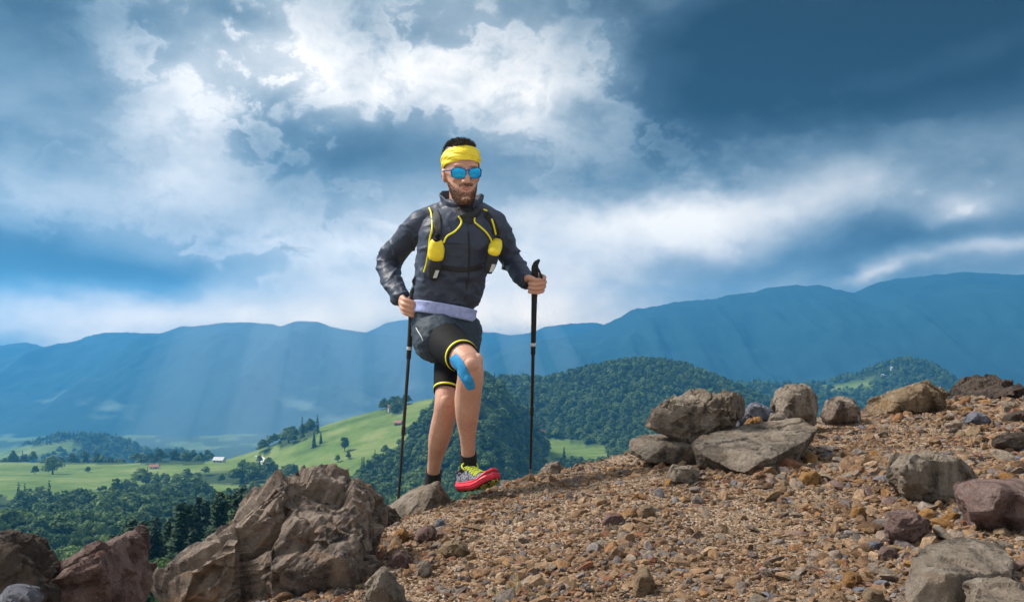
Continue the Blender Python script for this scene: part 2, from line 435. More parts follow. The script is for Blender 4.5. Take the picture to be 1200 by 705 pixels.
def meadow_mask(X, Y, Z):
    px, py = to_px(X, Y, Z)
    jx = fbm(X / 40, Y / 40, 3, oct=3, seed=77) * 9; jy = fbm(X / 40, Y / 40, 9, oct=3, seed=78) * 5
    m = np.zeros(X.shape, bool)
    for poly, d0, d1 in MEADOWS:
        m |= in_poly(px + jx, py + jy, poly) & (Y > d0) & (Y < d1) & ((Z < -121.) if d0 == 940 else True)
    for poly in GROVES: m &= ~in_poly(px + jx * .3, py + jy * .3, poly)
    return m
def terrain():
    m, t, b = mat_new('valley_terrain')
    at = t.nodes.new('ShaderNodeAttribute'); at.attribute_name = 'cover'
    cov = S(t, at.outputs['Fac'])
    c = coords(t)
    n = noise_n(t, c, .02, 6, .6); n2 = noise_n(t, c, .15, 5, .65); n3 = noise_n(t, coords(t, scale=(1, 3.5, 1)), .012, 3, .5)
    mead = ramp(t, n * .5 + n2 * .2 + n3 * .3, [(.40, (.075, .120, .026)), (.5, (.125, .180, .042)), (.60, (.20, .225, .075))])
    wood = ramp(t, n2, [(.35, (.022, .042, .014)), (.65, (.05, .075, .025))])
    t.links.new(mix(t, cov, wood, mead).s, b.inputs['Base Color'])
    b.inputs['Roughness'].default_value = .95; b.inputs['Specular IOR Level'].default_value = .1
    bump(t, b, noise_n(t, c, .5, 5, .7), .6, .8)
    na, nd = 560, 380
    A = np.concatenate([np.linspace(-80, -34, 30, endpoint=False), np.linspace(-34, 34, na - 60), np.linspace(34.5, 80, 30)]) * math.pi / 180
    R = np.geomspace(3.0, 6300., nd)
    X = np.sin(A)[:, None] * R[None, :]; Y = np.cos(A)[:, None] * R[None, :]
    Z = H(X, Y)
    o = grid_mesh('ground', np.stack([X, Y, Z], -1).reshape(-1, 3), m, na, nd)
    mm = meadow_mask(X, np.maximum(Y, 1), Z).astype(np.float32)
    # far valley floor: patchwork of fields
    f = (fbm(X / 120, Y / 120, 5, oct=3, seed=90) > .05) & (Y > 2100)
    mm = np.maximum(mm, f * .8)
    a = o.data.attributes.new('cover', 'FLOAT', 'POINT'); a.data.foreach_set('value', mm.ravel().astype(np.float32))
    tag(o, kind='structure')
    # running horizon slope for visibility
    sl = np.maximum.accumulate((Z - ZC) / R[None, :], axis=1)
    return A, R, sl
TA, TR, TSL = terrain()
def visible(X, Y, ztop, margin=.004):
    r = np.hypot(X, Y); a = np.arctan2(X, Y)
    i = np.clip(np.searchsorted(TA, a), 0, len(TA) - 1); j = np.clip(np.searchsorted(TR, r * .985) - 1, 0, len(TR) - 1)
    return (ztop - ZC) / r > TSL[i, j] - margin

# ------------------------------------------------------------------ tree kits
def leaf_mat(name, a, b_, trans=.25):
    m, t, b = mat_new(name)
    oi = t.nodes.new('ShaderNodeObjectInfo'); rnd = S(t, oi.outputs['Random'])
    n = noise_n(t, coords(t), .45, 3, .6)
    k = ramp(t, (n * .40 + rnd * .60), [(.22, a), (.5, tuple((p_ + q_) * .42 for p_, q_ in zip(a, b_))), (.8, b_)])
    t.links.new(k.s, b.inputs['Base Color']); b.inputs['Roughness'].default_value = .75; b.inputs['Specular IOR Level'].default_value = .2
    tr = t.nodes.new('ShaderNodeBsdfTranslucent'); t.links.new(k.s, tr.inputs['Color'])
    ms = t.nodes.new('ShaderNodeMixShader'); ms.inputs[0].default_value = trans
    out = t.nodes['Material Output']
    t.links.new(b.outputs[0], ms.inputs[1]); t.links.new(tr.outputs[0], ms.inputs[2]); t.links.new(ms.outputs[0], out.inputs['Surface'])
    return m
M_LEAF = leaf_mat('broad_leaves', (.05, .098, .030), (.19, .27, .085))
M_LEAF_N = leaf_mat('light_broad_leaves', (.04, .085, .020), (.11, .18, .045), .3)
M_NEEDLE = leaf_mat('spruce_needles', (.018, .042, .016), (.04, .075, .026), .12)
M_BARK = simple_mat('tree_bark', (.09, .065, .045), .95, .3, 6.)

def quads_mesh(name, C, N, size, mat, rng, asp=.7):
    """cloud of small leaf-clump quads: centres C, normals N"""
    n = len(C)
    up = rng.normal(size=(n, 3)); t1 = np.cross(N, up); t1 /= np.linalg.norm(t1, axis=1)[:, None] + 1e-9
    t2 = np.cross(N, t1)
    s = (size * rng.uniform(.6, 1.4, n))[:, None]
    bend = N * s * .35
    v = np.stack([C - t1 * s - t2 * s * asp - bend, C + t1 * s - t2 * s * asp * .6, C + t1 * s * .8 + t2 * s * asp - bend, C - t1 * s + t2 * s * asp * .8], 1).reshape(-1, 3)
    me = bpy.data.meshes.new(name); me.vertices.add(len(v)); me.vertices.foreach_set('co', v.astype(np.float32).ravel())
    me.loops.add(n * 4); me.loops.foreach_set('vertex_index', np.arange(n * 4, dtype=np.int32))
    me.polygons.add(n); me.polygons.foreach_set('loop_start', np.arange(0, n * 4, 4, dtype=np.int32))
    me.update(); me.validate(); me.materials.append(mat)
    return me
def broad_crown(seed, n, size, mat, lobes=11, h=1.0):
    """crown of a broadleaf tree of height 1: clumps spread through uneven lobes"""
    rng = np.random.default_rng(seed)
    cs = []; rs = []
    for i in range(lobes):
        a = rng.uniform(0, 6.28); u = rng.uniform(0, 1); rr = .27 * (1 - u * .55) * rng.uniform(.3, 1.)
        cs.append((math.cos(a) * rr, math.sin(a) * rr, .34 + .5 * u)); rs.append(rng.uniform(.13, .21) * (1.1 - .3 * u))
    cs.append((0, 0, .55)); rs.append(.26); cs.append((0.02, 0, .84)); rs.append(.13)
    cs = np.array(cs); rs = np.array(rs)
    k = rng.choice(len(cs), n, p=rs ** 2 / np.sum(rs ** 2))
    d = rng.normal(size=(n, 3)); d /= np.linalg.norm(d, axis=1)[:, None]
    d[:, 2] = np.where(d[:, 2] < -.4, -d[:, 2], d[:, 2])
    rad = rs[k] * rng.uniform(.72, 1.1, n)
    C = cs[k] + d * rad[:, None] * np.array([1, 1, .85])
    N = d + rng.normal(size=(n, 3)) * .45; N /= np.linalg.norm(N, axis=1)[:, None]
    return quads_mesh('crown', C, N, size, mat, rng)
def spruce_crown(seed, n, size, mat):
    rng = np.random.default_rng(seed)
    tiers = 17
    t = rng.integers(0, tiers, n); u = (t + rng.uniform(-.2, .3, n)) / tiers; u = np.clip(u, 0, .995)
    keep = rng.uniform(0, 1, n) < (1.08 - u); t, u = t[keep], u[keep]; n = len(u)
    nb = 9
    off = rng.uniform(0, 6.28, tiers)[t]
    br = rng.integers(0, nb, n); a = off + br * 6.283 / nb + rng.normal(0, .12, n)
    R = .185 * (1 - u) ** .85 + .008
    blen = np.random.default_rng(seed + 1).uniform(.65, 1.12, (tiers, nb))[t, br]
    f = rng.uniform(.15, 1, n) ** .7
    r = R * f * blen
    z = .07 + .93 * u - r * .45 + rng.normal(0, .006, n)
    C = np.stack([np.cos(a) * r, np.sin(a) * r, z], 1)
    N = np.stack([np.cos(a) * .35, np.sin(a) * .35, np.ones(n)], 1) + rng.normal(size=(n, 3)) * .4; N /= np.linalg.norm(N, axis=1)[:, None]
    return quads_mesh('crown', C, N, size, mat, rng, .45)
def trunk_mesh(h, r, seed, limbs=5):
    rng = random.Random(seed); bm = bmesh.new()
    def tube(pts, rads, ns=7):
        prev = None
        for (p, rr) in zip(pts, rads):
            ring = [bm.verts.new((p[0] + math.cos(k * 6.283 / ns) * rr, p[1] + math.sin(k * 6.283 / ns) * rr, p[2])) for k in range(ns)]
            if prev:
                for k in range(ns): bm.faces.new((prev[k], prev[(k + 1) % ns], ring[(k + 1) % ns], ring[k]))
            prev = ring
    tube([(0, 0, -.04), (rng.uniform(-.01, .01), 0, h * .3), (rng.uniform(-.015, .015), rng.uniform(-.015, .015), h * .65), (0, 0, h)], [r * 1.3, r, r * .7, r * .15])
    for i in range(limbs):
        z = h * (.4 + .5 * i / max(1, limbs)); a = i * 2.4 + rng.uniform(-.4, .4); L = .2 * (1.15 - z / h * .5)
        tube([(0, 0, z), (math.cos(a) * L * .5, math.sin(a) * L * .5, z + L * .35), (math.cos(a) * L, math.sin(a) * L, z + L * .6)], [r * .5, r * .32, r * .08], 5)
    me = bpy.data.meshes.new('trunk'); bm.to_mesh(me); bm.free(); me.materials.append(M_BARK); return me
kit = bpy.data.collections.new('kit_far_trees')      # sources for the far woods (not linked to the scene)
for s in range(5):
    o = bpy.data.objects.new('broadleaf_kit', broad_crown(100 + s, 420, .052, M_LEAF, 9)); kit.objects.link(o)
for s in range(2):
    o = bpy.data.objects.new('spruce_kit', spruce_crown(120 + s, 420, .04, M_NEEDLE)); kit.objects.link(o)
def instancer(name, pts, scl, rot, idx, kitcol, attrs=None):
    """one 'stuff' object: geometry nodes put kit shapes on the given points"""
    me = bpy.data.meshes.new(name); n = len(pts)
    me.vertices.add(n); me.vertices.foreach_set('co', np.asarray(pts, np.float32).ravel())
    a = me.attributes.new('scl', 'FLOAT_VECTOR', 'POINT'); a.data.foreach_set('vector', np.asarray(scl, np.float32).ravel())
    a = me.attributes.new('rot', 'FLOAT_VECTOR', 'POINT'); a.data.foreach_set('vector', np.asarray(rot, np.float32).ravel())
    a = me.attributes.new('idx', 'INT', 'POINT'); a.data.foreach_set('value', np.asarray(idx, np.int32))
    o = link(bpy.data.objects.new(name, me))
    g = bpy.data.node_groups.new(name + '_scatter', 'GeometryNodeTree')
    g.interface.new_socket('Geometry', in_out='INPUT', socket_type='NodeSocketGeometry')
    g.interface.new_socket('Geometry', in_out='OUTPUT', socket_type='NodeSocketGeometry')
    gi = g.nodes.new('NodeGroupInput'); go = g.nodes.new('NodeGroupOutput')
    ip = g.nodes.new('GeometryNodeInstanceOnPoints'); ci = g.nodes.new('GeometryNodeCollectionInfo')
    ci.inputs['Collection'].default_value = kitcol; ci.inputs['Separate Children'].default_value = True; ci.inputs['Reset Children'].default_value = True
    ip.inputs['Pick Instance'].default_value = True
    def attr(nm, ty):
        n_ = g.nodes.new('GeometryNodeInputNamedAttribute'); n_.data_type = ty; n_.inputs['Name'].default_value = nm; return n_.outputs['Attribute']
    e2r = g.nodes.new('FunctionNodeEulerToRotation')
    g.links.new(attr('rot', 'FLOAT_VECTOR'), e2r.inputs[0]); g.links.new(e2r.outputs[0], ip.inputs['Rotation'])
    g.links.new(attr('scl', 'FLOAT_VECTOR'), ip.inputs['Scale']); g.links.new(attr('idx', 'INT'), ip.inputs['Instance Index'])
    g.links.new(gi.outputs[0], ip.inputs['Points']); g.links.new(ci.outputs[0], ip.inputs['Instance']); g.links.new(ip.outputs[0], go.inputs[0])
    md = o.modifiers.new('scatter', 'NODES'); md.node_group = g
    return o
# ------------------------------------------------------------------ the far woods
def scatter_woods():
    rng = np.random.default_rng(5)
    n = 68000
    a = rng.uniform(-33, 33, n) * math.pi / 180; r = np.sqrt(rng.uniform(430. ** 2, 2350. ** 2, n))
    X, Y = np.sin(a) * r, np.cos(a) * r; Z = H(X, Y)
    keep = (~meadow_mask(X, Y, Z))
    h = 6.5 + 11. * rng.beta(1.6, 2.2, n) * np.where(r > 1550, 1.15, 1.)
    px, py = to_px(X, Y, Z)
    left = (px < 420) & (Y < 1000)
    h = np.where((Y > 800) & (px > 400) & (Y < 1500), h * .80, h)
    dens = np.where(left, np.clip(.5 + fbm(X / 70, Y / 70, 2, oct=3, seed=61) * 1.6, .05, .95), .95)
    dens = np.where((r > 1000) & (px < 420), dens * .5, dens)
    dens = np.where(r > 1550, .4, dens)
    keep &= rng.uniform(0, 1, n) < dens
    keep &= Z > VALLEY * .93
    keep &= visible(X, Y, Z + h)
    X, Y, Z, h, px, py, r = (q[keep] for q in (X, Y, Z, h, px, py, r)); n = len(X)
    con = rng.uniform(0, 1, n) < np.where(px < 420, .14, .10)
    idx = np.where(con, rng.integers(5, 7, n), rng.integers(0, 5, n))
    wid = np.where(con, rng.uniform(.85, 1.1, n), rng.uniform(.9, 1.65, n)) * h
    h = np.where(con, h * 1.3, h)
    o = instancer('woodland', np.stack([X, Y, Z - .25], 1), np.stack([wid, wid, h], 1), np.stack([0 * X, 0 * X, rng.uniform(0, 6.28, n)], 1), idx, kit)
    tag(o, 'dense mixed woodland covering the rounded hills below the mountains', 'woodland', kind='stuff')
    print('woods', n)
scatter_woods()
# ------------------------------------------------------------------ single trees
def copy_thing(root, loc, rz, scl):
    r = root.copy(); col.objects.link(r); r.location = loc; r.rotation_euler = (0, 0, rz); r.scale = scl
    for ch in root.children:
        c = ch.copy(); col.objects.link(c); c.parent = r
    return r
def tree_proto(name, crown_me, trunk_me, label, group):
    e = empty(name); tag(e, label, 'tree', group)
    for nm, me in (('crown', crown_me), ('trunk', trunk_me)): link(bpy.data.objects.new(nm, me), e)
    return e
SPL = 'tall dark green spruce on the slope below the jagged boulder'
BRL = 'round leafy tree in the wood below the left meadow'
LGL = 'light green leafy tree among the spruces below the jagged boulder'
spr = [tree_proto('spruce_tree', spruce_crown(200 + s, 3600, .020, M_NEEDLE), trunk_mesh(.97, .016, s, 0), SPL, 'spruces below the boulder') for s in range(3)]
brd = [tree_proto('leafy_tree', broad_crown(210 + s, 2300, .024, M_LEAF, 13), trunk_mesh(.75, .03, 20 + s), BRL, 'trees of the lower wood') for s in range(4)]
lgt = [tree_proto('leafy_tree', broad_crown(220 + s, 3200, .020, M_LEAF_N, 14), trunk_mesh(.75, .03, 40 + s), LGL, 'light green trees among the spruces') for s in range(2)]
_used = set()
def plant(pool, i, X, Y, h, w, rng, label=None, group=None):
    z = float(H(X, Y)) - (.2 if pool is spr else .16 * h)
    p = pool[i % len(pool)]
    if p.name not in _used:
        _used.add(p.name); o = p; o.location = (X, Y, z); o.scale = (w, w, h); o.rotation_euler = (0, 0, rng.uniform(0, 6.28))
    else: o = copy_thing(p, (X, Y, z), rng.uniform(0, 6.28), (w, w, h))
    if label:
        o['label'] = label
        if group: o['group'] = group
        elif 'group' in o: del o['group']
    return o
def single_trees():
    rng = random.Random(9)
    tl = [(90, 672), (112, 640), (150, 606), (200, 588), (250, 574), (300, 562), (345, 556)]
    for i in range(105):
        px = rng.uniform(100, 350); d = rng.uniform(120, 195)
        yt = np.interp(px, [p[0] for p in tl], [p[1] for p in tl]) + rng.choice([0, 2, 6, 12, 20, 34]) + rng.uniform(-4, 8)
        X = (px - CX) / F * d; g = float(H(X, d)); top = ZC + (HY - yt) / F * d
        h = min(max(top - g, 7.), 24.)
        plant(spr, i, X, d, h, h * rng.uniform(1.05, 1.4), rng)
    for i in range(44):
        px = rng.choice([rng.uniform(150, 250), rng.uniform(230, 330), rng.uniform(100, 190)]); d = rng.uniform(92, 140)
        yt = np.interp(px, [p[0] for p in tl], [p[1] for p in tl]) + rng.uniform(30, 60)
        X = (px - CX) / F * d; g = float(H(X, d)); top = ZC + (HY - yt) / F * d
        h = min(max(top - g, 4.), 13.)
        plant(lgt, i, X, d, h, h * rng.uniform(.75, 1.0), rng)
    for i in range(10):
        px = rng.uniform(135, 235); d = rng.uniform(72, 100); X = (px - CX) / F * d; g = float(H(X, d)); h = rng.uniform(4.5, 7.5)
        plant(lgt, i, X, d, h, h * rng.uniform(.8, 1.1), rng)
    k = 0; tries = 0
    while k < 200 and tries < 4000:
        tries += 1
        a = math.radians(rng.uniform(-32, -12)); r = math.sqrt(rng.uniform(250. ** 2, 440. ** 2)); X, Y = math.sin(a) * r, math.cos(a) * r
        Xa, Ya = np.array([X]), np.array([Y]); Za = H(Xa, Ya)
        if meadow_mask(Xa, Ya, Za)[0] or fbm(Xa / 45, Ya / 45, 2, oct=3, seed=61)[0] < -.12: continue
        h = rng.uniform(7.5, 13.5)
        if not visible(Xa, Ya, Za + h)[0]: continue
        plant(brd, k, X, Y, h, h * rng.uniform(.9, 1.3), rng); k += 1
    # trees that stand alone on the meadows
    lone = [(brd, 62, 552, 850, 22, 1.25, 'wide round tree on the far edge of the left meadow', None),
            (brd, 41, 553, 850, 10, 1.1, 'small bush like tree beside the wide round meadow tree', None),
            (brd, 103, 550, 880, 7, 1.2, 'low shrub on the rim of the left meadow', None),
            (spr, 368, 509, 930, 17, 1.0, 'tall narrow conifer, one of a pair on the green ridge', 'narrow conifers on the ridge'),
            (spr, 376, 505, 935, 13, 1.0, 'tall narrow conifer, one of a pair on the green ridge', 'narrow conifers on the ridge'),
            (brd, 404, 545, 880, 17, .85, 'dark egg shaped tree alone on the green hillside', None),
            (brd, 396, 562, 850, 9, .9, 'small dark tree at the foot of the green hillside', 'small trees at the foot of the hillside'),
            (brd, 408, 563, 850, 9, .8, 'small dark tree at the foot of the green hillside', 'small trees at the foot of the hillside'),
            (spr, 661, 541, 980, 17, 1.0, 'slim conifer standing in the little valley meadow', None),
            (brd, 304, 530, 930, 10, 1.1, 'bushy tree next to the pale track', None)]
    for i, (pool, px, py, d, h, w, lab, gr) in enumerate(lone):
        plant(pool, i, (px - CX) / F * d, d, h, h * w, rng, lab, gr)
single_trees()
# ------------------------------------------------------------------ farm houses
M_WALL = simple_mat('limewash', (.50, .48, .45), .85, .08, 2.)
M_ROOFR = simple_mat('red_tiles', (.30, .12, .09), .8, .25, 3.)
M_ROOFG = simple_mat('grey_metal_roof', (.45, .45, .45), .6, .12, 2.)
M_WOOD = simple_mat('barn_boards', (.20, .13, .08), .85, .25, 3.)
M_GLASSW = simple_mat('dark_window_glass', (.03, .04, .05), .15, .1, 2.)
def house(px, py, d, L, W, hw, rz, wall, roof, label):
    X = (px - CX) / F * d; z = float(H(X, d))
    e = empty('farmhouse', (X, d, z)); e.rotation_euler = (0, 0, rz); tag(e, label, 'house', 'farm buildings on the hills')
    rh = W * .38
    bm = bmesh.new()
    pr = [(-W / 2, -2.), (W / 2, -2.), (W / 2, hw), (0, hw + rh - .15), (-W / 2, hw)]
    a = [bm.verts.new((-L / 2, y, q)) for y, q in pr]; c = [bm.verts.new((L / 2, y, q)) for y, q in pr]
    bm.faces.new(a[::-1]); bm.faces.new(c)
    for i in range(5): bm.faces.new((a[i], a[(i + 1) % 5], c[(i + 1) % 5], c[i]))
    bm_obj('wall', bm, wall, e, False)
    bm = bmesh.new(); o = .6; t = .25
    for s in (-1, 1):
        y0, z0, y1, z1 = s * (W / 2 + o), hw - o * rh / (W / 2), 0, hw + rh
        v = [bm.verts.new((x, y, q)) for x in (-L / 2 - o, L / 2 + o) for (y, q) in ((y0, z0), (y1, z1), (y1, z1 + t), (y0, z0 + t))]
        for f in ((0, 1, 2, 3), (7, 6, 5, 4), (0, 4, 5, 1), (3, 2, 6, 7), (0, 3, 7, 4)): bm.faces.new([v[i] for i in f])
    bmesh.ops.recalc_face_normals(bm, faces=bm.faces)
    r = bm_obj('roof', bm, roof, e, False)
    bm = bmesh.new(); box(bm, L * .2, L * .2 + .7, W * .08, W * .08 + .7, hw + rh * .6, hw + rh + .9); bm_obj('chimney', bm, M_WALL, r, False)
    for i in range(3):
        bm = bmesh.new(); x = (-.32 + .32 * i) * L; box(bm, x - .5, x + .5, -W / 2 - .06, -W / 2 + .1, 1., 2.3); bm_obj('window', bm, M_GLASSW, e, False)
    bm = bmesh.new(); box(bm, L * .14, L * .14 + 1., -W / 2 - .07, -W / 2 + .1, 0., 2.1); bm_obj('door', bm, M_WOOD, e, False)
house(181, 549, 905, 8, 5, 2.4, .1, M_WALL, M_ROOFR, 'small white house with red roof on the left meadow')
house(257, 540, 960, 11, 7, 3.2, -.2, M_WALL, M_ROOFG, 'white barn with pale metal roof where the green ridge begins')
house(462, 478, 985, 13, 7.5, 3.0, .25, M_WALL, M_ROOFR, 'long farmhouse with red roof on top of the green ridge')
house(467, 503, 930, 7, 5, 2.4, -.3, M_WOOD, M_ROOFR, 'red roofed barn half hidden at the edge of the hill wood')
house(632, 538, 1020, 12, 8, 3., .3, M_WALL, M_ROOFR, 'farmhouse in the little valley meadow behind the right pole')
house(1047, 441, 1960, 11, 8, 3.5, -.15, M_WALL, M_ROOFG, 'pale house on the slope of the dark dome hill')
house(1036, 444, 1940, 11, 7, 3., .1, M_WALL, M_ROOFG, 'low pale barn beside the house on the dome hill')
# pale farm track over the ridge
M_TRACK = simple_mat('pale_track', (.52, .49, .42), .95, .15, .5)
def track():
    pts = [(300, 520, 975), (306, 524, 960), (309, 528, 945), (306, 532, 930), (312, 537, 910), (322, 541, 890)]
    V = []; n = 40
    for i in range(n):
        u = i / (n - 1) * (len(pts) - 1); k = min(int(u), len(pts) - 2); f = u - k
        px = pts[k][0] * (1 - f) + pts[k + 1][0] * f; d = pts[k][2] * (1 - f) + pts[k + 1][2] * f
        X = (px - CX) / F * d
        for s in (-1, 1):
            V.append((X + s * 1.9, d, float(H(X + s * 1.9, d)) + .35))
    o = grid_mesh('track', np.array(V), M_TRACK, n, 2); tag(o, kind='structure')
track()
# ------------------------------------------------------------------ scree ridge in the foreground
def crest_d(X):
    return np.interp(X, [-4, -1.5, -.9, -.45, 0, .5, 1.85, 3.4, 7], [1.6, 1.95, 2.4, 3.55, 4.22, 4.65, 5.35, 6.3, 8.5])
def G(X, Y):
    X = np.asarray(X, float); Y = np.asarray(Y, float)
    z = -.02 + np.where(X > 0, .116, .13) * X - .05 * np.maximum(X - 1.5, 0)
    z = z + .055 * np.exp(-((X - .55) / .45) ** 2 - ((Y - 3.3) / .7) ** 2)
    z = z + fbm(X / .9, Y / .9, 0, oct=3, seed=301) * .035
    s = np.maximum(Y - crest_d(X), 0)
    z = z - .95 * s * s / (s + .30)
    return z
def ground_at(px, py, lo=1.2, hi=9.):
    """where the ray through a photo pixel meets the scree"""
    d = np.linspace(lo, hi, 1600); X = (px - CX) / F * d; zr = ZC + (HY - py) / F * d
    k = np.argmax(G(X, d) >= zr)
    return float(d[k]) if G(X, d)[k] >= zr[k] else float(crest_d((px - CX) / F * 4.5))
ROCK_TONES = {
 # dark, mid, light, stain
 'brown':  ((.062, .050, .048), (.31, .235, .185), (.56, .46, .37), (.46, .25, .12)),
 'red':    ((.080, .048, .044), (.235, .150, .128), (.42, .32, .285), (.30, .13, .08)),
 'grey':   ((.085, .066, .050), (.300, .238, .182), (.52, .435, .35), (.34, .20, .10)),
 'tan':    ((.110, .075, .045), (.290, .200, .120), (.48, .36, .235), (.40, .20, .07)),
 'dark':   ((.035, .026, .022), (.095, .068, .052), (.17, .125, .10), (.16, .075, .04)),
 'lilac':  ((.085, .085, .10), (.21, .21, .25), (.36, .36, .42), (.22, .17, .14)),
 'orange': ((.15, .07, .025), (.36, .185, .065), (.52, .32, .14), (.45, .17, .03)),
}
def rock_mat(key, sc=1.0):
    dk, md, lt, st = ROCK_TONES[key]
    m, t, b = mat_new('rock_' + key)
    c = coords(t)
    big = noise_n(t, c, 5 * sc, 5, .6, dist=.4); mid = noise_n(t, c, 26 * sc, 6, .68); fine = noise_n(t, c, 190 * sc, 5, .8)
    k = ramp(t, big * .28 + mid * .36 + fine * .36, [(.40, dk), (.46, md), (.53, md), (.61, lt)])
    sw = noise_n(t, coords(t, scale=(1.6, 1.2, .55)), 4.5 * sc, 4, .55, dist=1.0)
    k = mix(t, sw.smooth(.47, .56) * .9, k, ramp(t, mid * .6 + fine * .4, [(.40, tuple(q * .55 for q in dk)), (.50, tuple((a_ + b_ * 2.2) * .34 for a_, b_ in zip(md, dk))), (.62, tuple(q * .8 for q in md))]))
    k = mix(t, sw.smooth(.46, .38) * .55, k, ramp(t, mid * .5 + fine * .5, [(.40, md), (.60, lt)]))
    s = noise_n(t, coords(t, scale=(1, 1, 2.2)), 7 * sc, 5, .6, dist=.8)
    k = mix(t, s.smooth(.55, .68) * .75, k, mix(t, fine, st, md))
    sp = voro(t, c, 210 * sc, out='Distance')
    k = mix(t, sp.smooth(.10, .26, 1., 0.) * noise_n(t, c, 30 * sc, 3, .5).smooth(.5, .62), k, lt)
    li = voro(t, c, 60 * sc, out='Distance').smooth(.12, .22, 1., 0.) * noise_n(t, c, 9 * sc, 3, .5).smooth(.52, .60)
    k = mix(t, li * .6, k, (.40, .41, .36))
    t.links.new(k.s, b.inputs['Base Color'])
    b.inputs['Roughness'].default_value = .88; b.inputs['Specular IOR Level'].default_value = .25
    h = mid * .5 + fine * .45 + voro(t, c, 55 * sc, 'F1') * .3
    bump(t, b, h, 1., .036 / sc)
    return m
M_ROCK = {k: rock_mat(k) for k in ROCK_TONES}
def remesh_bm(bm, voxel):
    me = bpy.data.meshes.new('tmp'); bm.to_mesh(me); bm.free()
    o = bpy.data.objects.new('tmp', me); col.objects.link(o)
    md = o.modifiers.new('r', 'REMESH'); md.mode = 'VOXEL'; md.voxel_size = voxel
    dg = bpy.context.evaluated_depsgraph_get()
    r = bpy.data.meshes.new_from_object(o.evaluated_get(dg))
    bpy.data.objects.remove(o); bpy.data.meshes.remove(me)
    return r
def hull_into(bm, pts):
    b2 = bmesh.new()
    for p in pts: b2.verts.new(p)
    r = bmesh.ops.convex_hull(b2, input=b2.verts)
    bmesh.ops.delete(b2, geom=[g for g in r['geom_interior'] if isinstance(g, bmesh.types.BMVert)], context='VERTS')
    bmesh.ops.recalc_face_normals(b2, faces=b2.faces)
    me = bpy.data.meshes.new('h'); b2.to_mesh(me); b2.free(); bm.from_mesh(me); bpy.data.meshes.remove(me)
def get_co_no(me):
    n = len(me.vertices); co = np.empty(n * 3, np.float32); me.vertices.foreach_get('co', co)
    no = np.empty(n * 3, np.float32); me.vertex_normals.foreach_get('vector', no)
    return co.reshape(-1, 3).astype(float), no.reshape(-1, 3).astype(float)
def set_co(me, co): me.vertices.foreach_set('co', np.asarray(co, np.float32).ravel()); me.update()
def smooth_co(me, it=1, f=.5):
    co, _ = get_co_no(me); ne = len(me.edges); e = np.empty(ne * 2, np.int32); me.edges.foreach_get('vertices', e); e = e.reshape(-1, 2)
    n = len(co); deg = np.bincount(e.ravel(), minlength=n)[:, None]
    for _ in range(it):
        s = np.zeros_like(co)
        for k in range(3):
            s[:, k] = np.bincount(e[:, 0], co[e[:, 1], k], n) + np.bincount(e[:, 1], co[e[:, 0], k], n)
        co = co * (1 - f) + f * s / np.maximum(deg, 1)
    set_co(me, co)
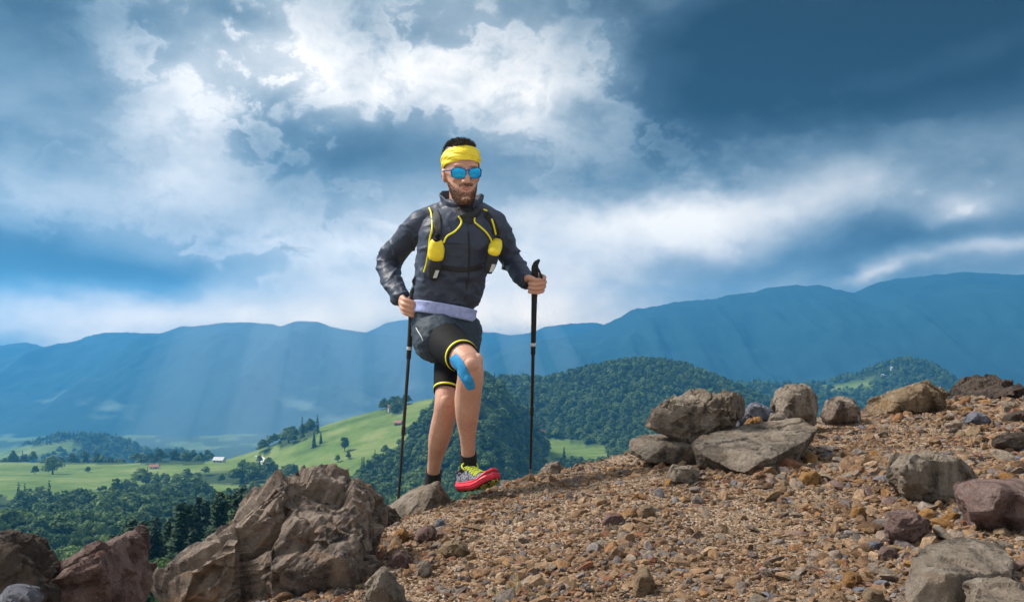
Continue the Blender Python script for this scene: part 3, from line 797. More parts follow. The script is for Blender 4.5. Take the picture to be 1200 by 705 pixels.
def rock(name, hulls, voxel, tone, seed, label, rough=1.0, strata=None, group=None, cat='rock', cell=1.0):
    """hulls: lists of world points; their union is chipped and weathered"""
    bm = bmesh.new()
    for h in hulls: hull_into(bm, h)
    allp = np.array([tuple(p) for h in hulls for p in h]); org = Vector((allp[:, 0].mean(), allp[:, 1].mean(), allp[:, 2].min()))
    size = float(np.linalg.norm(allp.max(0) - allp.min(0)))
    me = remesh_bm(bm, voxel); smooth_co(me, 1, .4)
    co, no = get_co_no(me)
    q = co - np.array(org)
    L = size * .30
    if strata is not None:
        a = np.array(Vector(strata).normalized()); al = (q @ a)[:, None] * a; qs = (q - al) + al * .28
    else: qs = q
    f1 = fbm(*(qs / L).T, oct=3, seed=seed)
    f2 = fbm(*(qs / (L * .38)).T, oct=4, seed=seed + 9, ridged=True)
    # chipped planes: quantised cell noise
    cn = fbm(*(qs / (L * .55)).T, oct=2, seed=seed + 3) * 4; c = (np.floor(cn) + np.clip((cn - np.floor(cn)) * 4, 0, 1)) / 4
    cm = fbm(*(qs / (L * .20)).T, oct=2, seed=seed + 13) * 3; c2 = (np.floor(cm) + np.clip((cm - np.floor(cm)) * 4, 0, 1)) / 3
    f4 = fbm(*(qs / (L * .11)).T, oct=4, gain=.65, seed=seed + 21, ridged=True)
    cr = fbm(*(qs / (L * .62)).T + np.array([[3.1], [1.7], [0.]]), oct=3, seed=seed + 31, ridged=True)
    crack = np.clip((cr - .62) / .25, 0, 1) ** 2
    # fracture facets: each cell of the rock is a tilted plane
    rg = np.random.default_rng(seed + 50); cells = np.zeros(len(q))
    for ncell, sl, hh in ((26, .22, .024), (110, .19, .009), (420, .18, .0042)):
        if ncell > 200 and len(q) < 9000: continue
        lo, hi = qs.min(0), qs.max(0); sd = rg.uniform(lo, hi, (ncell, 3)); g = rg.normal(size=(ncell, 3)) * sl; h0 = rg.normal(size=ncell) * hh * size
        wq = qs + np.stack([f1, f2, f4], 1) * size * .012
        near = np.empty(len(q), np.int32)
        for k0 in range(0, len(q), 20000): near[k0:k0 + 20000] = np.argmin(((wq[k0:k0 + 20000, None, :] - sd[None]) ** 2).sum(-1), 1)
        cells += np.clip(np.sum((qs - sd[near]) * g[near], 1), -.03 * size, .03 * size) + h0[near]
    d = f1 * .040 + f2 * .016 + c * .030 + c2 * .010 + f4 * .012 - crack * .040 + cells / size * cell
    d = d - d.mean() - .35 * d.std()
    co = co + no * (d * size * .60 * rough)[:, None]
    rg = np.random.default_rng(seed); ctr = co.mean(0); ext = co.max(0) - co.min(0)
    for _ in range(9):                                   # broken facets
        n_ = rg.normal(size=3); n_ /= np.linalg.norm(n_)
        pr = (co - ctr) @ n_; lim = np.quantile(pr, rg.uniform(.93, .985))
        co = co - n_ * (np.maximum(pr - lim, 0) * .8)[:, None]
    co = co - np.array(org)
    set_co(me, co); smooth_co(me, 1, .2)
    me.materials.append(M_ROCK[tone]); me.shade_flat()
    o = bpy.data.objects.new(name, me); o.location = org; link(o)
    tag(o, label, cat, group); return o
def outline_hull(pts, d, t, front=(), back=.8, fs=.72, fd=None, sink=False):
    """rock from its outline: widest at depth d, rounded towards the viewer and away from him; t = thickness in m"""
    c = np.mean(np.array(pts), 0); out = [P(x, y, d) for x, y in pts]
    fd = t * .45 if fd is None else fd
    out += [P(c[0] + (x - c[0]) * fs, c[1] + (y - c[1]) * fs, d - fd) for x, y in pts]
    dd = d + t * .55
    o0 = P(c[0], c[1], d)
    for x, y in pts:
        p = P(x, y, d); v = p - o0; out.append(Vector((o0.x + v.x * back, dd, o0.z + v.z * back)))
    out += [P(x, y, d + q) for x, y, q in front]
    if sink:                                             # foot of the rock carries on down into the gravel
        ys = [p[1] for p in pts]; hh = max(ys) - min(ys)
        for x, y in pts:
            if y > c[1]: out += [P(c[0] + (x - c[0]) * .96, y + hh * .3, d), P(c[0] + (x - c[0]) * .9, y + hh * .3, d + t * .4)]
    return out
OH = outline_hull
rock('jagged_boulder', [
    OH([(232, 720), (262, 612), (300, 574), (318, 550), (345, 546), (365, 548), (386, 562), (426, 582), (437, 606), (445, 665), (438, 750), (240, 750)], 2.9, .42,
       front=[(322, 556, -.10), (352, 600, -.17), (300, 660, -.22), (400, 650, -.26), (425, 640, -.16), (350, 700, -.30), (430, 705, -.2)], fs=.45, fd=.16),
    OH([(165, 692), (185, 673), (246, 634), (285, 606), (310, 640), (310, 750), (168, 750)], 2.88, .36, front=[(250, 690, -.2)], fs=.6)],
    .0062, 'brown', 5, 'big jagged brown boulder with a sloping ridge at the edge of the scree', 1.1, strata=(.75, -.2, 1.0), cell=1.1)
rock('boulder', [OH([(10, 726), (40, 680), (70, 662), (100, 646), (128, 631), (139, 628), (144, 642), (150, 668), (156, 690), (160, 750), (10, 750)], 2.05, .3, fs=.7)],
     .0048, 'red', 17, 'reddish boulder with a pointed tip beside the dark boulder', 1.0, strata=(1., 0, .25))
rock('boulder', [OH([(-60, 618), (-20, 626), (0, 634), (12, 644), (28, 660), (44, 684), (64, 710), (68, 750), (-80, 750)], 1.92, .3, fs=.7)],
     .005, 'dark', 23, 'dark boulder with a rust brown rim leaning on the pointed reddish boulder', 1.0)
rock('stone', [OH([(-6, 705), (4, 690), (20, 682), (34, 690), (44, 706), (40, 740), (0, 740)], 1.62, .08)], .003, 'lilac', 29, 'small lichen grey stone lying against the dark boulder', .8, cat='stone')
rock('footing_rock', [OH([(432, 606), (450, 592), (470, 579), (490, 569), (508, 562), (516, 563), (523, 577), (531, 600), (524, 622), (495, 642), (465, 642), (438, 625)], 3.80, .20,
     front=[(470, 606, -.10), (497, 622, -.16), (517, 596, -.05), (513, 567, -.02)], fs=.5, fd=.12) + [P(474, 590, 4.1), P(516, 582, 4.1), P(470, 600, 4.42), P(520, 596, 4.42), P(455, 622, 4.3), P(525, 625, 4.3)]], .0055, 'grey', 35,
     "pale wedge shaped rock in front of the runner's rear foot", .6, strata=(.6, 0, .8))
rock('rock', [OH([(433, 606), (443, 593), (452, 591), (462, 602), (473, 616), (467, 632), (455, 640), (441, 634), (434, 618)], 3.55, .14)], .0045, 'dark', 41, 'dark brown rock wedged between the jagged boulder and the pale wedge rock', 1.1)
rock('stacked_boulder', [OH([(757, 493), (764, 481), (779, 469), (800, 463), (830, 459), (862, 457), (874, 460), (880, 470), (876, 486), (864, 498), (838, 510), (812, 516), (790, 518), (768, 511)], 4.12, .30,
     front=[(800, 485, -.14), (835, 480, -.15)], fs=.7)], .006, 'grey', 47, 'rounded rough boulder perched on top of two flat slabs', 1.15)
rock('slab', [[P(*p) for p in ((736, 512, 4.15), (752, 508, 4.3), (800, 507, 4.4), (845, 512, 4.3), (845, 523, 4.05), (800, 521, 3.98), (745, 517, 4.0),
     (738, 531, 4.12), (760, 541, 4.02), (800, 544, 4.0), (840, 545, 4.08), (845, 535, 4.3), (745, 530, 4.35))]], .006, 'grey', 53, 'flat slab lying under the perched boulder', .6, cell=.3)
rock('slab', [[P(*p) for p in ((812, 520, 3.72), (836, 505, 3.98), (895, 498, 4.15), (935, 490, 4.22), (956, 489, 4.15), (963, 498, 4.0), (946, 515, 3.75), (905, 537, 3.52), (868, 539, 3.46), (830, 531, 3.55),
     (818, 548, 3.78), (845, 562, 3.70), (885, 576, 3.66), (915, 572, 3.72), (938, 540, 3.95), (900, 530, 4.25), (840, 530, 4.1))]], .0058, 'grey', 59,
     'large broad slab with a flat pale top and dark overhanging front', .6, cell=.3)
RK = [
 ('rock', [(908, 472), (912, 456), (925, 447), (945, 450), (957, 458), (963, 478), (956, 492), (925, 494), (910, 486)], 4.75, .2, 'grey', 'angular grey rock standing behind the large broad slab', 1.),
 ('rock', [(964, 490), (970, 471), (981, 464), (998, 465), (1010, 477), (1014, 492)], 4.95, .2, 'brown', 'brown rock between the grey angular rock and the tan ledge', 1.),
 ('tan_ledge', [(1010, 486), (1030, 467), (1056, 455), (1086, 448), (1112, 457), (1111, 475), (1090, 488)], 5.5, .4, 'tan', 'tan sunlit rock ledge with a dark notch on the ridge', 1.),
 ('boulder', [(1110, 478), (1124, 456), (1150, 446), (1166, 446), (1178, 456), (1215, 451), (1262, 460), (1262, 486), (1112, 486)], 6.1, .5, 'dark', 'long dark brown boulder on the ridge past the tan ledge', 1.1),
 ('rock', [(838, 516), (856, 484), (886, 472), (908, 478), (916, 502), (880, 518)], 4.42, .16, 'lilac', 'grey blue rock tucked between perched boulder and angular rock', 1.),
 ('stone', [(870, 503), (876, 490), (890, 487), (898, 497), (892, 506)], 4.28, .08, 'orange', 'orange stone wedged behind the large broad slab', .8),
 ('stone', [(896, 497), (905, 484), (918, 482), (926, 494), (915, 504), (900, 504)], 4.33, .09, 'grey', 'small grey stone beside the wedged orange stone', .8),
 ('rock', [(1040, 545), (1056, 533), (1090, 528), (1128, 534), (1150, 550), (1141, 561), (1126, 573), (1111, 588), (1094, 589), (1070, 573), (1052, 561)], None, .26, 'grey', 'flat grey rock pointing down the scree above the reddish block', .9),
 ('rock', [(1121, 578), (1135, 564), (1165, 560), (1215, 556), (1240, 600), (1230, 622), (1190, 622), (1163, 614), (1139, 600)], None, .28, 'red', 'pinkish grey rock with a red end beside the flat grey rock', .9),
 ('rock', [(1040, 622), (1049, 603), (1070, 597), (1090, 604), (1094, 626), (1077, 642), (1046, 638)], None, .15, 'red', 'reddish block lying just above the lower grey slab', 1.),
 ('rock', [(1146, 720), (1150, 694), (1180, 682), (1222, 688), (1235, 740), (1150, 745)], 1.66, .2, 'grey', 'pale rock corner overlapping the lower grey slab', .8),
 ('rock', [(1163, 518), (1184, 508), (1222, 507), (1224, 527), (1180, 528)], None, .16, 'dark', 'dark flat rock above the pinkish grey rock', .8),
 ('stone', [(631, 555), (640, 544), (655, 540), (663, 548), (660, 558), (640, 561)], 4.42, .09, 'brown', 'lone brown stone on the crest beside the right pole tip', .9),
 ('stone', [(779, 558), (789, 544), (812, 545), (822, 556), (816, 567), (788, 567)], None, .1, 'grey', 'stone leaning at the foot of the two slabs', .9),
 ('stone', [(1130, 494), (1140, 483), (1158, 485), (1164, 494), (1150, 499)], None, .1, 'lilac', 'small slate grey stone near the long dark boulder', .8),
 ('stone', [(1170, 494), (1184, 484), (1212, 479), (1214, 494), (1190, 497)], None, .1, 'dark', 'blackish stone near the long dark boulder', .8),
 ('stone', [(511, 646), (522, 634), (540, 632), (551, 645), (546, 654), (520, 654)], None, .08, 'tan', 'tan block of stone downhill from the pale wedge rock', .8),
 ('rock', [(424, 705), (432, 678), (446, 664), (460, 672), (472, 694), (474, 730), (428, 735)], 2.35, .16, 'grey', 'grey brown rock at the foot of the jagged boulder', .9),
 ('stone', [(461, 630), (465, 620), (474, 619), (480, 628), (476, 637), (464, 637)], None, .06, 'orange', 'ochre stone beside the dark wedged rock', .7),
 ('stone', [(486, 630), (490, 618), (505, 614), (514, 622), (508, 634), (492, 636)], None, .07, 'red', 'reddish stone below the pale wedge rock', .9),
 ('stone', [(452, 662), (458, 648), (472, 644), (484, 656), (480, 670), (460, 670)], None, .07, 'red', 'purplish red stone on the gravel near the jagged boulder', .9),
 ('stone', [(486, 672), (492, 658), (502, 656), (507, 666), (500, 678)], None, .06, 'grey', 'upright grey stone near the jagged boulder', .9),
 ('stone', [(508, 616), (512, 608), (520, 608), (522, 616), (514, 620)], None, .04, 'lilac', 'pale greenish grey stone against the pale wedge rock', .6),
 ('stone', [(938, 562), (942, 552), (956, 550), (964, 560), (958, 570), (944, 570)], None, .07, 'orange', 'yellow ochre stone beside the large broad slab', .7),
 ('stone', [(995, 606), (1000, 594), (1012, 592), (1016, 602), (1008, 610)], None, .05, 'orange', 'bright orange stone on the gravel uphill of the reddish block', .7),
 ('stone', [(1010, 645), (1018, 636), (1030, 633), (1037, 636), (1030, 646), (1018, 648)], None, .05, 'lilac', 'blue grey slate chip beside the lower grey slab', .5),
 ('stone', [(1030, 648), (1036, 640), (1050, 640), (1054, 650), (1044, 658), (1034, 656)], None, .05, 'red', 'rounded pinkish stone touching the lower grey slab', .7),
 ('stone', [(986, 684), (992, 672), (1006, 670), (1012, 680), (1004, 690), (990, 690)], None, .05, 'orange', 'rusty orange stone downhill of the blue grey slate chip', .8),
 ('stone', [(705, 610), (712, 602), (728, 602), (734, 610), (724, 616), (710, 616)], None, .05, 'red', 'rust red flat stone in the middle of the gravel', .7),
 ('stone', [(747, 602), (752, 593), (764, 592), (769, 600), (762, 608), (750, 607)], None, .05, 'tan', 'pale tan stone on the gravel below the slabs', .6),
 ('stone', [(742, 690), (748, 668), (758, 664), (768, 680), (764, 696), (750, 698)], None, .06, 'tan', 'tan stone half sunk into the lower gravel', .8),
 ('stone', [(1012, 700), (1020, 690), (1034, 692), (1038, 704), (1024, 712)], None, .05, 'tan', 'tan stone left of the lower grey slab', .7),
 ('stone', [(800, 452 + 40), (804, 488), (812, 488), (814, 494), (806, 497)], None, .04, 'lilac', 'pale chip of slate by the slabs', .5),
]
for i, (nm, pts, d, t, tone, lab, ro) in enumerate(RK[:-1]):
    if d is None:
        lowest = max(pts, key=lambda p: p[1])
        d = ground_at(sum(p[0] for p in pts) / len(pts), lowest[1] - 2) + .1 * t
    w = (max(p[0] for p in pts) - min(p[0] for p in pts)) / F * d
    rock(nm, [OH(pts, d, min(t, w * 1.1), fs=.7, sink=True)], max(.003, min(.0065, w / 42)), tone, 70 + i * 7, lab, ro, cat='rock' if nm != 'stone' else 'stone')
rock('slab', [[P(*p) for p in ((1058, 652, 1.86), (1090, 636, 2.02), (1130, 628, 2.12), (1166, 627, 2.15), (1188, 652, 2.0), (1182, 670, 1.86), (1150, 674, 1.78), (1108, 674, 1.74), (1074, 669, 1.76),
     (1058, 694, 1.82), (1075, 735, 1.78), (1120, 740, 1.76), (1155, 718, 1.82), (1185, 690, 1.95), (1130, 690, 2.15))]], .0046, 'grey', 231, 'lower grey slab with a flat top and rust stained front edge', .6, cell=.35)

# ---- the scree surface
def scree():
    m, t, b = mat_new('scree_grit')
    c = coords(t)
    g1 = voro(t, c, 150., out='Color'); g1d = voro(t, c, 150.)
    sep_ = t.nodes.new('ShaderNodeSeparateColor'); t.links.new(g1.s, sep_.inputs[0]); r = S(t, sep_.outputs[0])
    n = noise_n(t, c, 3., 4, .6); n2 = noise_n(t, c, 420., 3, .7)
    k = ramp(t, r * .55 + n * .3 + n2 * .15, [(.30, (.085, .055, .036)), (.45, (.22, .148, .095)), (.58, (.31, .215, .145)), (.70, (.39, .295, .21))])
    t.links.new(k.s, b.inputs['Base Color']); b.inputs['Roughness'].default_value = .95; b.inputs['Specular IOR Level'].default_value = .15
    bump(t, b, g1d * -1. + n2 * .4, .9, .006)
    nu, nv = 520, 340
    pxs = np.linspace(-260, 1500, nu); s = np.linspace(0, 1, nv)
    # rows follow the crest so that the edge is finely sampled
    X = np.zeros((nu, nv)); Y = np.zeros((nu, nv))
    for i, px in enumerate(pxs):
        dd = np.linspace(.5, 11, 800); dc = dd[np.argmin(np.abs(dd - crest_d((px - CX) / F * dd)))]
        Y[i] = np.where(s < .8, .7 + (dc + .25 - .7) * (s / .8) ** .9, dc + .25 + (s - .8) / .2 * 9.)
        X[i] = (px - CX) / F * Y[i]
    Z = G(X, Y) + fbm(X / .09, Y / .09, 0, oct=4, seed=305) * .010
    o = grid_mesh('scree_ground', np.stack([X, Y, Z], -1).reshape(-1, 3), m, nu, nv); tag(o, kind='structure')
scree()
# ---- gravel and single stones
def pebble_mat():
    m, t, b = mat_new('gravel')
    oi = t.nodes.new('ShaderNodeObjectInfo'); rnd = S(t, oi.outputs['Random'])
    c = coords(t)
    k = ramp(t, rnd, [(0., (.12, .074, .044)), (.16, (.25, .162, .100)), (.32, (.355, .243, .152)), (.44, (.29, .19, .12)), (.56, (.45, .325, .22)), (.64, (.36, .21, .10)),
                      (.70, (.25, .115, .075)), (.76, (.26, .22, .195)), (.84, (.17, .15, .14)), (.90, (.37, .30, .24)), (.95, (.23, .23, .26)), (1., (.13, .085, .06))])
    n = noise_n(t, c, 1.6, 5, .7)
    k = mix(t, .8, k, ramp(t, n, [(.36, (.34, .31, .275)), (.64, (1.18, 1.05, .94))]), 'MULTIPLY')
    t.links.new(k.s, b.inputs['Base Color']); b.inputs['Roughness'].default_value = .9; b.inputs['Specular IOR Level'].default_value = .2
    bump(t, b, noise_n(t, c, 5., 4, .7), .5, .12)
    return m
M_PEB = pebble_mat()
def pebble_mesh(seed, sub=2, flat=.7):
    bm = bmesh.new(); bmesh.ops.create_icosphere(bm, subdivisions=sub, radius=1.)
    rng = random.Random(seed)
    planes = [(Vector((rng.gauss(0, 1), rng.gauss(0, 1), rng.gauss(0, 1))).normalized(), rng.uniform(.45, .8)) for _ in range(9)]
    for v in bm.verts:
        p = v.co.copy()
        for n, d in planes:
            e = p.dot(n) - d
            if e > 0: p -= n * e
        p += v.co * mnoise.noise(v.co * 1.7 + Vector((seed, 0, 0))) * .12
        v.co = Vector((p.x * 1.15, p.y, p.z * flat))
    me = bpy.data.meshes.new('pebble'); bm.to_mesh(me); bm.free(); me.materials.append(M_PEB)
    return me
def gravel():
    kitp = bpy.data.collections.new('kit_pebbles')
    for s in range(9): kitp.objects.link(bpy.data.objects.new('pebble_kit', pebble_mesh(s, 2 if s < 3 else 1, .6 + .05 * (s % 4))))
    rng = np.random.default_rng(12); n = 165000
    px = rng.uniform(-60, 1300, n); u = rng.uniform(0, 1, n)
    lo, hi = 1.75, 7.4
    d = lo * (hi / lo) ** u
    X = (px - CX) / F * d
    keep = (d < crest_d(X) + .22) & (X > -1.3); X, d, px = X[keep], d[keep], px[keep]; n = len(X)
    r = np.exp(rng.normal(math.log(.0038), .66, n)); r = np.clip(r, .0018, .026) * (d / 2.6) ** .45
    coarse = fbm(X / .35, d / .35, 7, oct=3, seed=311)
    r = r * np.clip(1. + coarse * .9 + .25 * np.clip((px - 880) / 250., 0, 1), .55, 1.9)
    Z = G(X, d) + fbm(X / .09, d / .09, 0, oct=4, seed=305) * .010 + r * .10
    sc = np.stack([r * rng.uniform(.8, 1.35, n), r * rng.uniform(.8, 1.2, n), r * rng.uniform(.7, 1.1, n)], 1)
    rot = np.stack([rng.normal(0, .45, n), rng.normal(0, .45, n), rng.uniform(0, 6.28, n)], 1)
    o = instancer('gravel', np.stack([X, d, Z], 1), sc, rot, rng.integers(0, 9, n), kitp)
    tag(o, 'brown and ochre gravel covering the scree slope', 'gravel', kind='stuff'); print('gravel', n)
    # loose stones one can pick out singly
    rr = random.Random(4)
    LAB = {'brown': 'loose brown stone lying on the gravel', 'grey': 'loose grey stone lying on the gravel', 'tan': 'loose tan stone lying on the gravel',
           'red': 'loose reddish stone lying on the gravel', 'orange': 'loose orange stone lying on the gravel', 'lilac': 'loose blue grey chip lying on the gravel'}
    base = {}
    for tone in LAB:
        base[tone] = []
        for s in range(3):
            me = pebble_mesh(400 + s + len(base) * 10, 3, .62); me.materials.clear(); me.materials.append(M_STONE[tone]); base[tone].append(me)
    cnt = 0
    while cnt < 285:
        p_x = rr.uniform(430, 1210); 
        if rr.random() < .6: p_x = rr.uniform(880, 1210)
        d_ = 1.95 * (6.3 / 1.95) ** rr.random(); x = (p_x - CX) / F * d_
        if d_ > float(crest_d(x)) - .02: continue
        size = rr.choice([.011, .013, .015, .018, .022, .028]) * (d_ / 2.7) ** .6 * rr.uniform(.85, 1.2)
        if abs(p_x - 600) < 130 and d_ > 3.4: size *= .55
        tone = rr.choices(['brown', 'grey', 'tan', 'red', 'orange', 'lilac'], [30, 26, 20, 10, 7, 5])[0]
        o = bpy.data.objects.new('loose_stone', base[tone][cnt % 3]); link(o)
        o.location = (x, d_, float(G(x, d_)) + size * .28); o.scale = (size * rr.uniform(.9, 1.5), size * rr.uniform(.8, 1.2), size * rr.uniform(.65, 1.05))
        o.rotation_euler = (rr.gauss(0, .35), rr.gauss(0, .35), rr.uniform(0, 6.28))
        tag(o, LAB[tone], 'stone', 'loose %s stones on the scree' % tone); cnt += 1
def stone_mat(key):
    dk, md, lt, st = ROCK_TONES[key]; m, t, b = mat_new('loose_stone_' + key); c = coords(t)
    oi = t.nodes.new('ShaderNodeObjectInfo')
    k = ramp(t, noise_n(t, c, 2.2, 6, .7), [(.28, dk), (.45, md), (.72, lt)])
    k = mix(t, noise_n(t, c, 1.2, 3, .5).smooth(.55, .7) * .6, k, st)
    k = mix(t, .5, k, ramp(t, S(t, oi.outputs['Random']), [(0, (.6, .6, .6)), (1, (1.25, 1.2, 1.15))]), 'MULTIPLY')
    t.links.new(k.s, b.inputs['Base Color']); b.inputs['Roughness'].default_value = .9; b.inputs['Specular IOR Level'].default_value = .2
    bump(t, b, noise_n(t, c, 6., 5, .75), .7, .12); return m
M_STONE = {k: stone_mat(k) for k in ROCK_TONES}
gravel()
# dry grass tufts among the gravel
M_DRY = simple_mat('dry_grass', (.30, .25, .12), .8, .3, 60.)
def dry_grass():
    rr = random.Random(8)
    for px, py, n in ((606, 690, 34), (628, 700, 30), (590, 702, 20), (648, 668, 12)):
        d = ground_at(px, py); x = (px - CX) / F * d; bm = bmesh.new()
        for i in range(n):
            a = rr.uniform(0, 6.28); L = rr.uniform(.015, .05); lean = rr.uniform(.2, 1.1); bx, by = rr.gauss(0, .015), rr.gauss(0, .012); w = .0007
            s = Vector((-math.sin(a), math.cos(a), 0)) * w; p0 = Vector((bx, by, -.004)); up = Vector((math.cos(a) * lean, math.sin(a) * lean, 1)).normalized()
            p1 = p0 + up * L * .6; p2 = p1 + (up + Vector((math.cos(a), math.sin(a), -.3)) * .6).normalized() * L * .5
            v = [bm.verts.new(q) for q in (p0 - s, p0 + s, p1 + s, p1 - s, p2)]
            bm.faces.new((v[0], v[1], v[2], v[3])); bm.faces.new((v[3], v[2], v[4]))
        o = bm_obj('dry_grass_tuft', bm, M_DRY); o.location = (x, d, float(G(x, d)))
        tag(o, 'wispy dry grass tuft growing out of the gravel', 'grass', 'dry grass tufts')
dry_grass()
# ------------------------------------------------------------------ the runner
from mathutils.bvhtree import BVHTree
RD = 4.05                                   # runner's distance
def K(px, py, dd=0.): return P(px, py, RD + dd)
RO = K(530, 572, 0.)                        # base point of the runner
person = empty('person', RO)
tag(person, 'man in dark jacket, shorts and yellow headband striding uphill with two trekking poles', 'person')
def pchild(name, me, mat, parent=None, smooth=True):
    """mesh given in world coordinates, hung under the runner (or one of his parts)"""
    if mat is not None:
        me.materials.clear(); me.materials.append(mat)
    if smooth: me.shade_smooth()
    o = bpy.data.objects.new(name, me); col.objects.link(o)
    if parent is None: o.parent = person; o.location = -RO
    else: o.parent = parent
    return o
def bm_me(bm, name='m'):
    bmesh.ops.recalc_face_normals(bm, faces=bm.faces)
    me = bpy.data.meshes.new(name); bm.to_mesh(me); bm.free(); return me
def catmull(pts, sub):
    pts = [np.array(p, float) for p in pts]; out = []
    for i in range(len(pts) - 1):
        p0, p1, p2, p3 = pts[max(i - 1, 0)], pts[i], pts[i + 1], pts[min(i + 2, len(pts) - 1)]
        for k in range(sub):
            t = k / sub
            out.append(.5 * ((2 * p1) + (-p0 + p2) * t + (2 * p0 - 5 * p1 + 4 * p2 - p3) * t * t + (-p0 + 3 * p1 - 3 * p2 + p3) * t ** 3))
    out.append(pts[-1]); return out
def loft_rings(bm, rings, cap=True):
    prev = None; first = None
    for r in rings:
        vs = [bm.verts.new(p) for p in r]
        if prev:
            n = len(vs)
            for k in range(n): bm.faces.new((prev[k], prev[(k + 1) % n], vs[(k + 1) % n], vs[k]))
        else: first = vs
        prev = vs
    if cap: bm.faces.new(first[::-1]); bm.faces.new(prev)
def limb(bm, pts, sub=6, n=20, ref=Vector((0, 1, 0)), cap=True, flat=1.0, fr=None):
    """pts: (x,y,z,r[,r2]) chain -> smooth tapered tube"""
    pts = [tuple(p) if len(p) == 5 else tuple(p) + (p[3] * flat,) for p in pts]
    c = catmull(pts, sub); rings = []
    for i, p in enumerate(c):
        a = Vector(c[max(i - 1, 0)][:3]); b = Vector(c[min(i + 1, len(c) - 1)][:3]); t = (b - a).normalized()
        u = t.cross(ref)
        if u.length < .05: u = t.cross(Vector((1, 0, 0)))
        u.normalize(); v = u.cross(t).normalized(); o = Vector(p[:3])
        rings.append([o + u * math.cos(k * 6.28319 / n) * p[3] + v * math.sin(k * 6.28319 / n) * p[4] for k in range(n)])
    if cap:   # rounded ends
        for end, sgn in ((0, -1), (-1, 1)):
            p = c[end]; q_ = c[1 if end == 0 else -2]; t = (Vector(p[:3]) - Vector(q_[:3])).normalized(); o = Vector(p[:3]); extra = []
            for ph in (.45, .75, .93):
                s = math.sqrt(1 - ph * ph); extra.append([o + (x - o) * s + t * p[3] * ph * .8 for x in rings[end]])
            rings = (extra[::-1] + rings) if end == 0 else (rings + extra)
    loft_rings(bm, rings, cap)
def Lk(*pts):
    """limb points from (px,py,dd,r[,r2])"""
    return [tuple(K(p[0], p[1], p[2])) + tuple(p[3:]) for p in pts]
def ellipsoid(bm, c, r, M=None, sub=3):
    b2 = bmesh.new(); bmesh.ops.create_icosphere(b2, subdivisions=sub, radius=1.)
    for v in b2.verts:
        p = Vector((v.co.x * r[0], v.co.y * r[1], v.co.z * r[2])); v.co = Vector(c) + ((M @ p) if M else p)
    me = bpy.data.meshes.new('e'); b2.to_mesh(me); b2.free(); bm.from_mesh(me); bpy.data.meshes.remove(me)
def section(px, py, dd, hw, hd, roll=0, yaw=0, n=40, ex=2.4, front=1.0):
    c = K(px, py, dd); a, b = math.radians(roll), math.radians(yaw)
    u = Vector((math.cos(b) * math.cos(a), math.sin(b), math.sin(a))); v = Vector((-math.sin(b), math.cos(b), 0))
    out = []
    for k in range(n):
        t = k * 6.28319 / n; cs, sn = math.cos(t), math.sin(t)
        x = math.copysign(abs(cs) ** (2 / ex), cs); y = math.copysign(abs(sn) ** (2 / ex), sn)
        out.append(c + u * x * hw + v * y * hd * (front if y < 0 else 1.))
    return out
YAW = 20.
TORSO = [(520, 364, .02, .132, .100, -10, YAW), (521, 350, .02, .138, .106, -10, YAW), (525, 332, .015, .147, .112, -8, YAW), (530, 312, .01, .160, .120, -5, YAW),
         (534, 292, .0, .168, .124, -3, YAW), (536, 274, .0, .168, .120, 0, YAW), (537, 261, .01, .158, .105, 0, YAW), (539, 252, .02, .124, .085, 0, YAW),
         (541, 245, .03, .085, .070, 0, YAW), (541, 238, .035, .066, .062, 0, YAW)]
ARM_R = [(494, 264, .03, .066), (483.5, 272, .07, .060), (470, 287, .13, .055), (457, 306, .19, .049), (458, 324, .13, .043), (465, 340, .07, .040), (471, 349, .035, .033)]
ARM_L = [(577, 264, .03, .064), (584.5, 274, .07, .057), (592, 289, .12, .051), (599, 304, .15, .046), (607, 317, .09, .043), (613, 325, .04, .039), (617.5, 330, .015, .033)]
LEG_R = [(508, 388, .03, .088), (520, 398, -.08, .083), (531, 409, -.19, .073), (542, 418, -.275, .061), (550, 427, -.33, .054), (551.5, 440, -.325, .054), (549.5, 456, -.295, .0545), (548, 472, -.265, .0545),
         (547.5, 490, -.23, .0475), (548, 510, -.195, .0355), (548.5, 526, -.172, .0305), (549, 540, -.15, .0315), (549, 550, -.135, .034)]
LEG_L = [(538, 390, .05, .088), (534, 410, .0, .082), (529, 437, -.06, .071), (525, 458, -.11, .056), (523, 472, -.135, .051), (521.5, 484, -.12, .050), (518, 500, -.07, .051), (514.5, 515, -.02, .0475),
         (511, 532, .04, .0365), (508.5, 548, .09, .0305), (507, 566, .125, .033), (506.5, 576, .14, .034)]
# ---- head frame
HC = K(540.5, 205, -.015); HYAW = math.radians(17.)
HM = Matrix.Rotation(HYAW, 3, 'Z') @ Matrix.Rotation(math.radians(-2), 3, 'Y')
PXM = RD / F
def hz(py): return (205 - py) * PXM
def hl(x, y, py):
    v = HC + HM @ Vector((x, y, 0.)); v.z = ZC + (HY - py) / F * v.y; return v
HEAD = [(240, .020, -.062, .018), (238, .032, -.056, .029), (234.5, .042, -.048, .041), (229, .051, -.038, .055), (222, .059, -.022, .074), (214, .0645, -.008, .088), (206, .0695, .002, .096), (198, .0735, .006, .0985),
        (190, .0760, .008, .099), (182, .0755, .010, .097), (175, .068, .012, .088), (169, .051, .014, .068), (166, .032, .014, .044), (164.8, .012, .014, .016)]
def head_r(py):
    ys = [h[0] for h in HEAD][::-1]
    return tuple(float(np.interp(py, ys, [h[k] for h in HEAD][::-1])) for k in (1, 2, 3))
def head_pt(th, py, off=0.):
    """th = 0 at the face, positive towards the picture's right"""
    hw, cyy, hd = head_r(py); return hl(math.sin(th) * (hw + off), cyy - math.cos(th) * (hd + off), py)
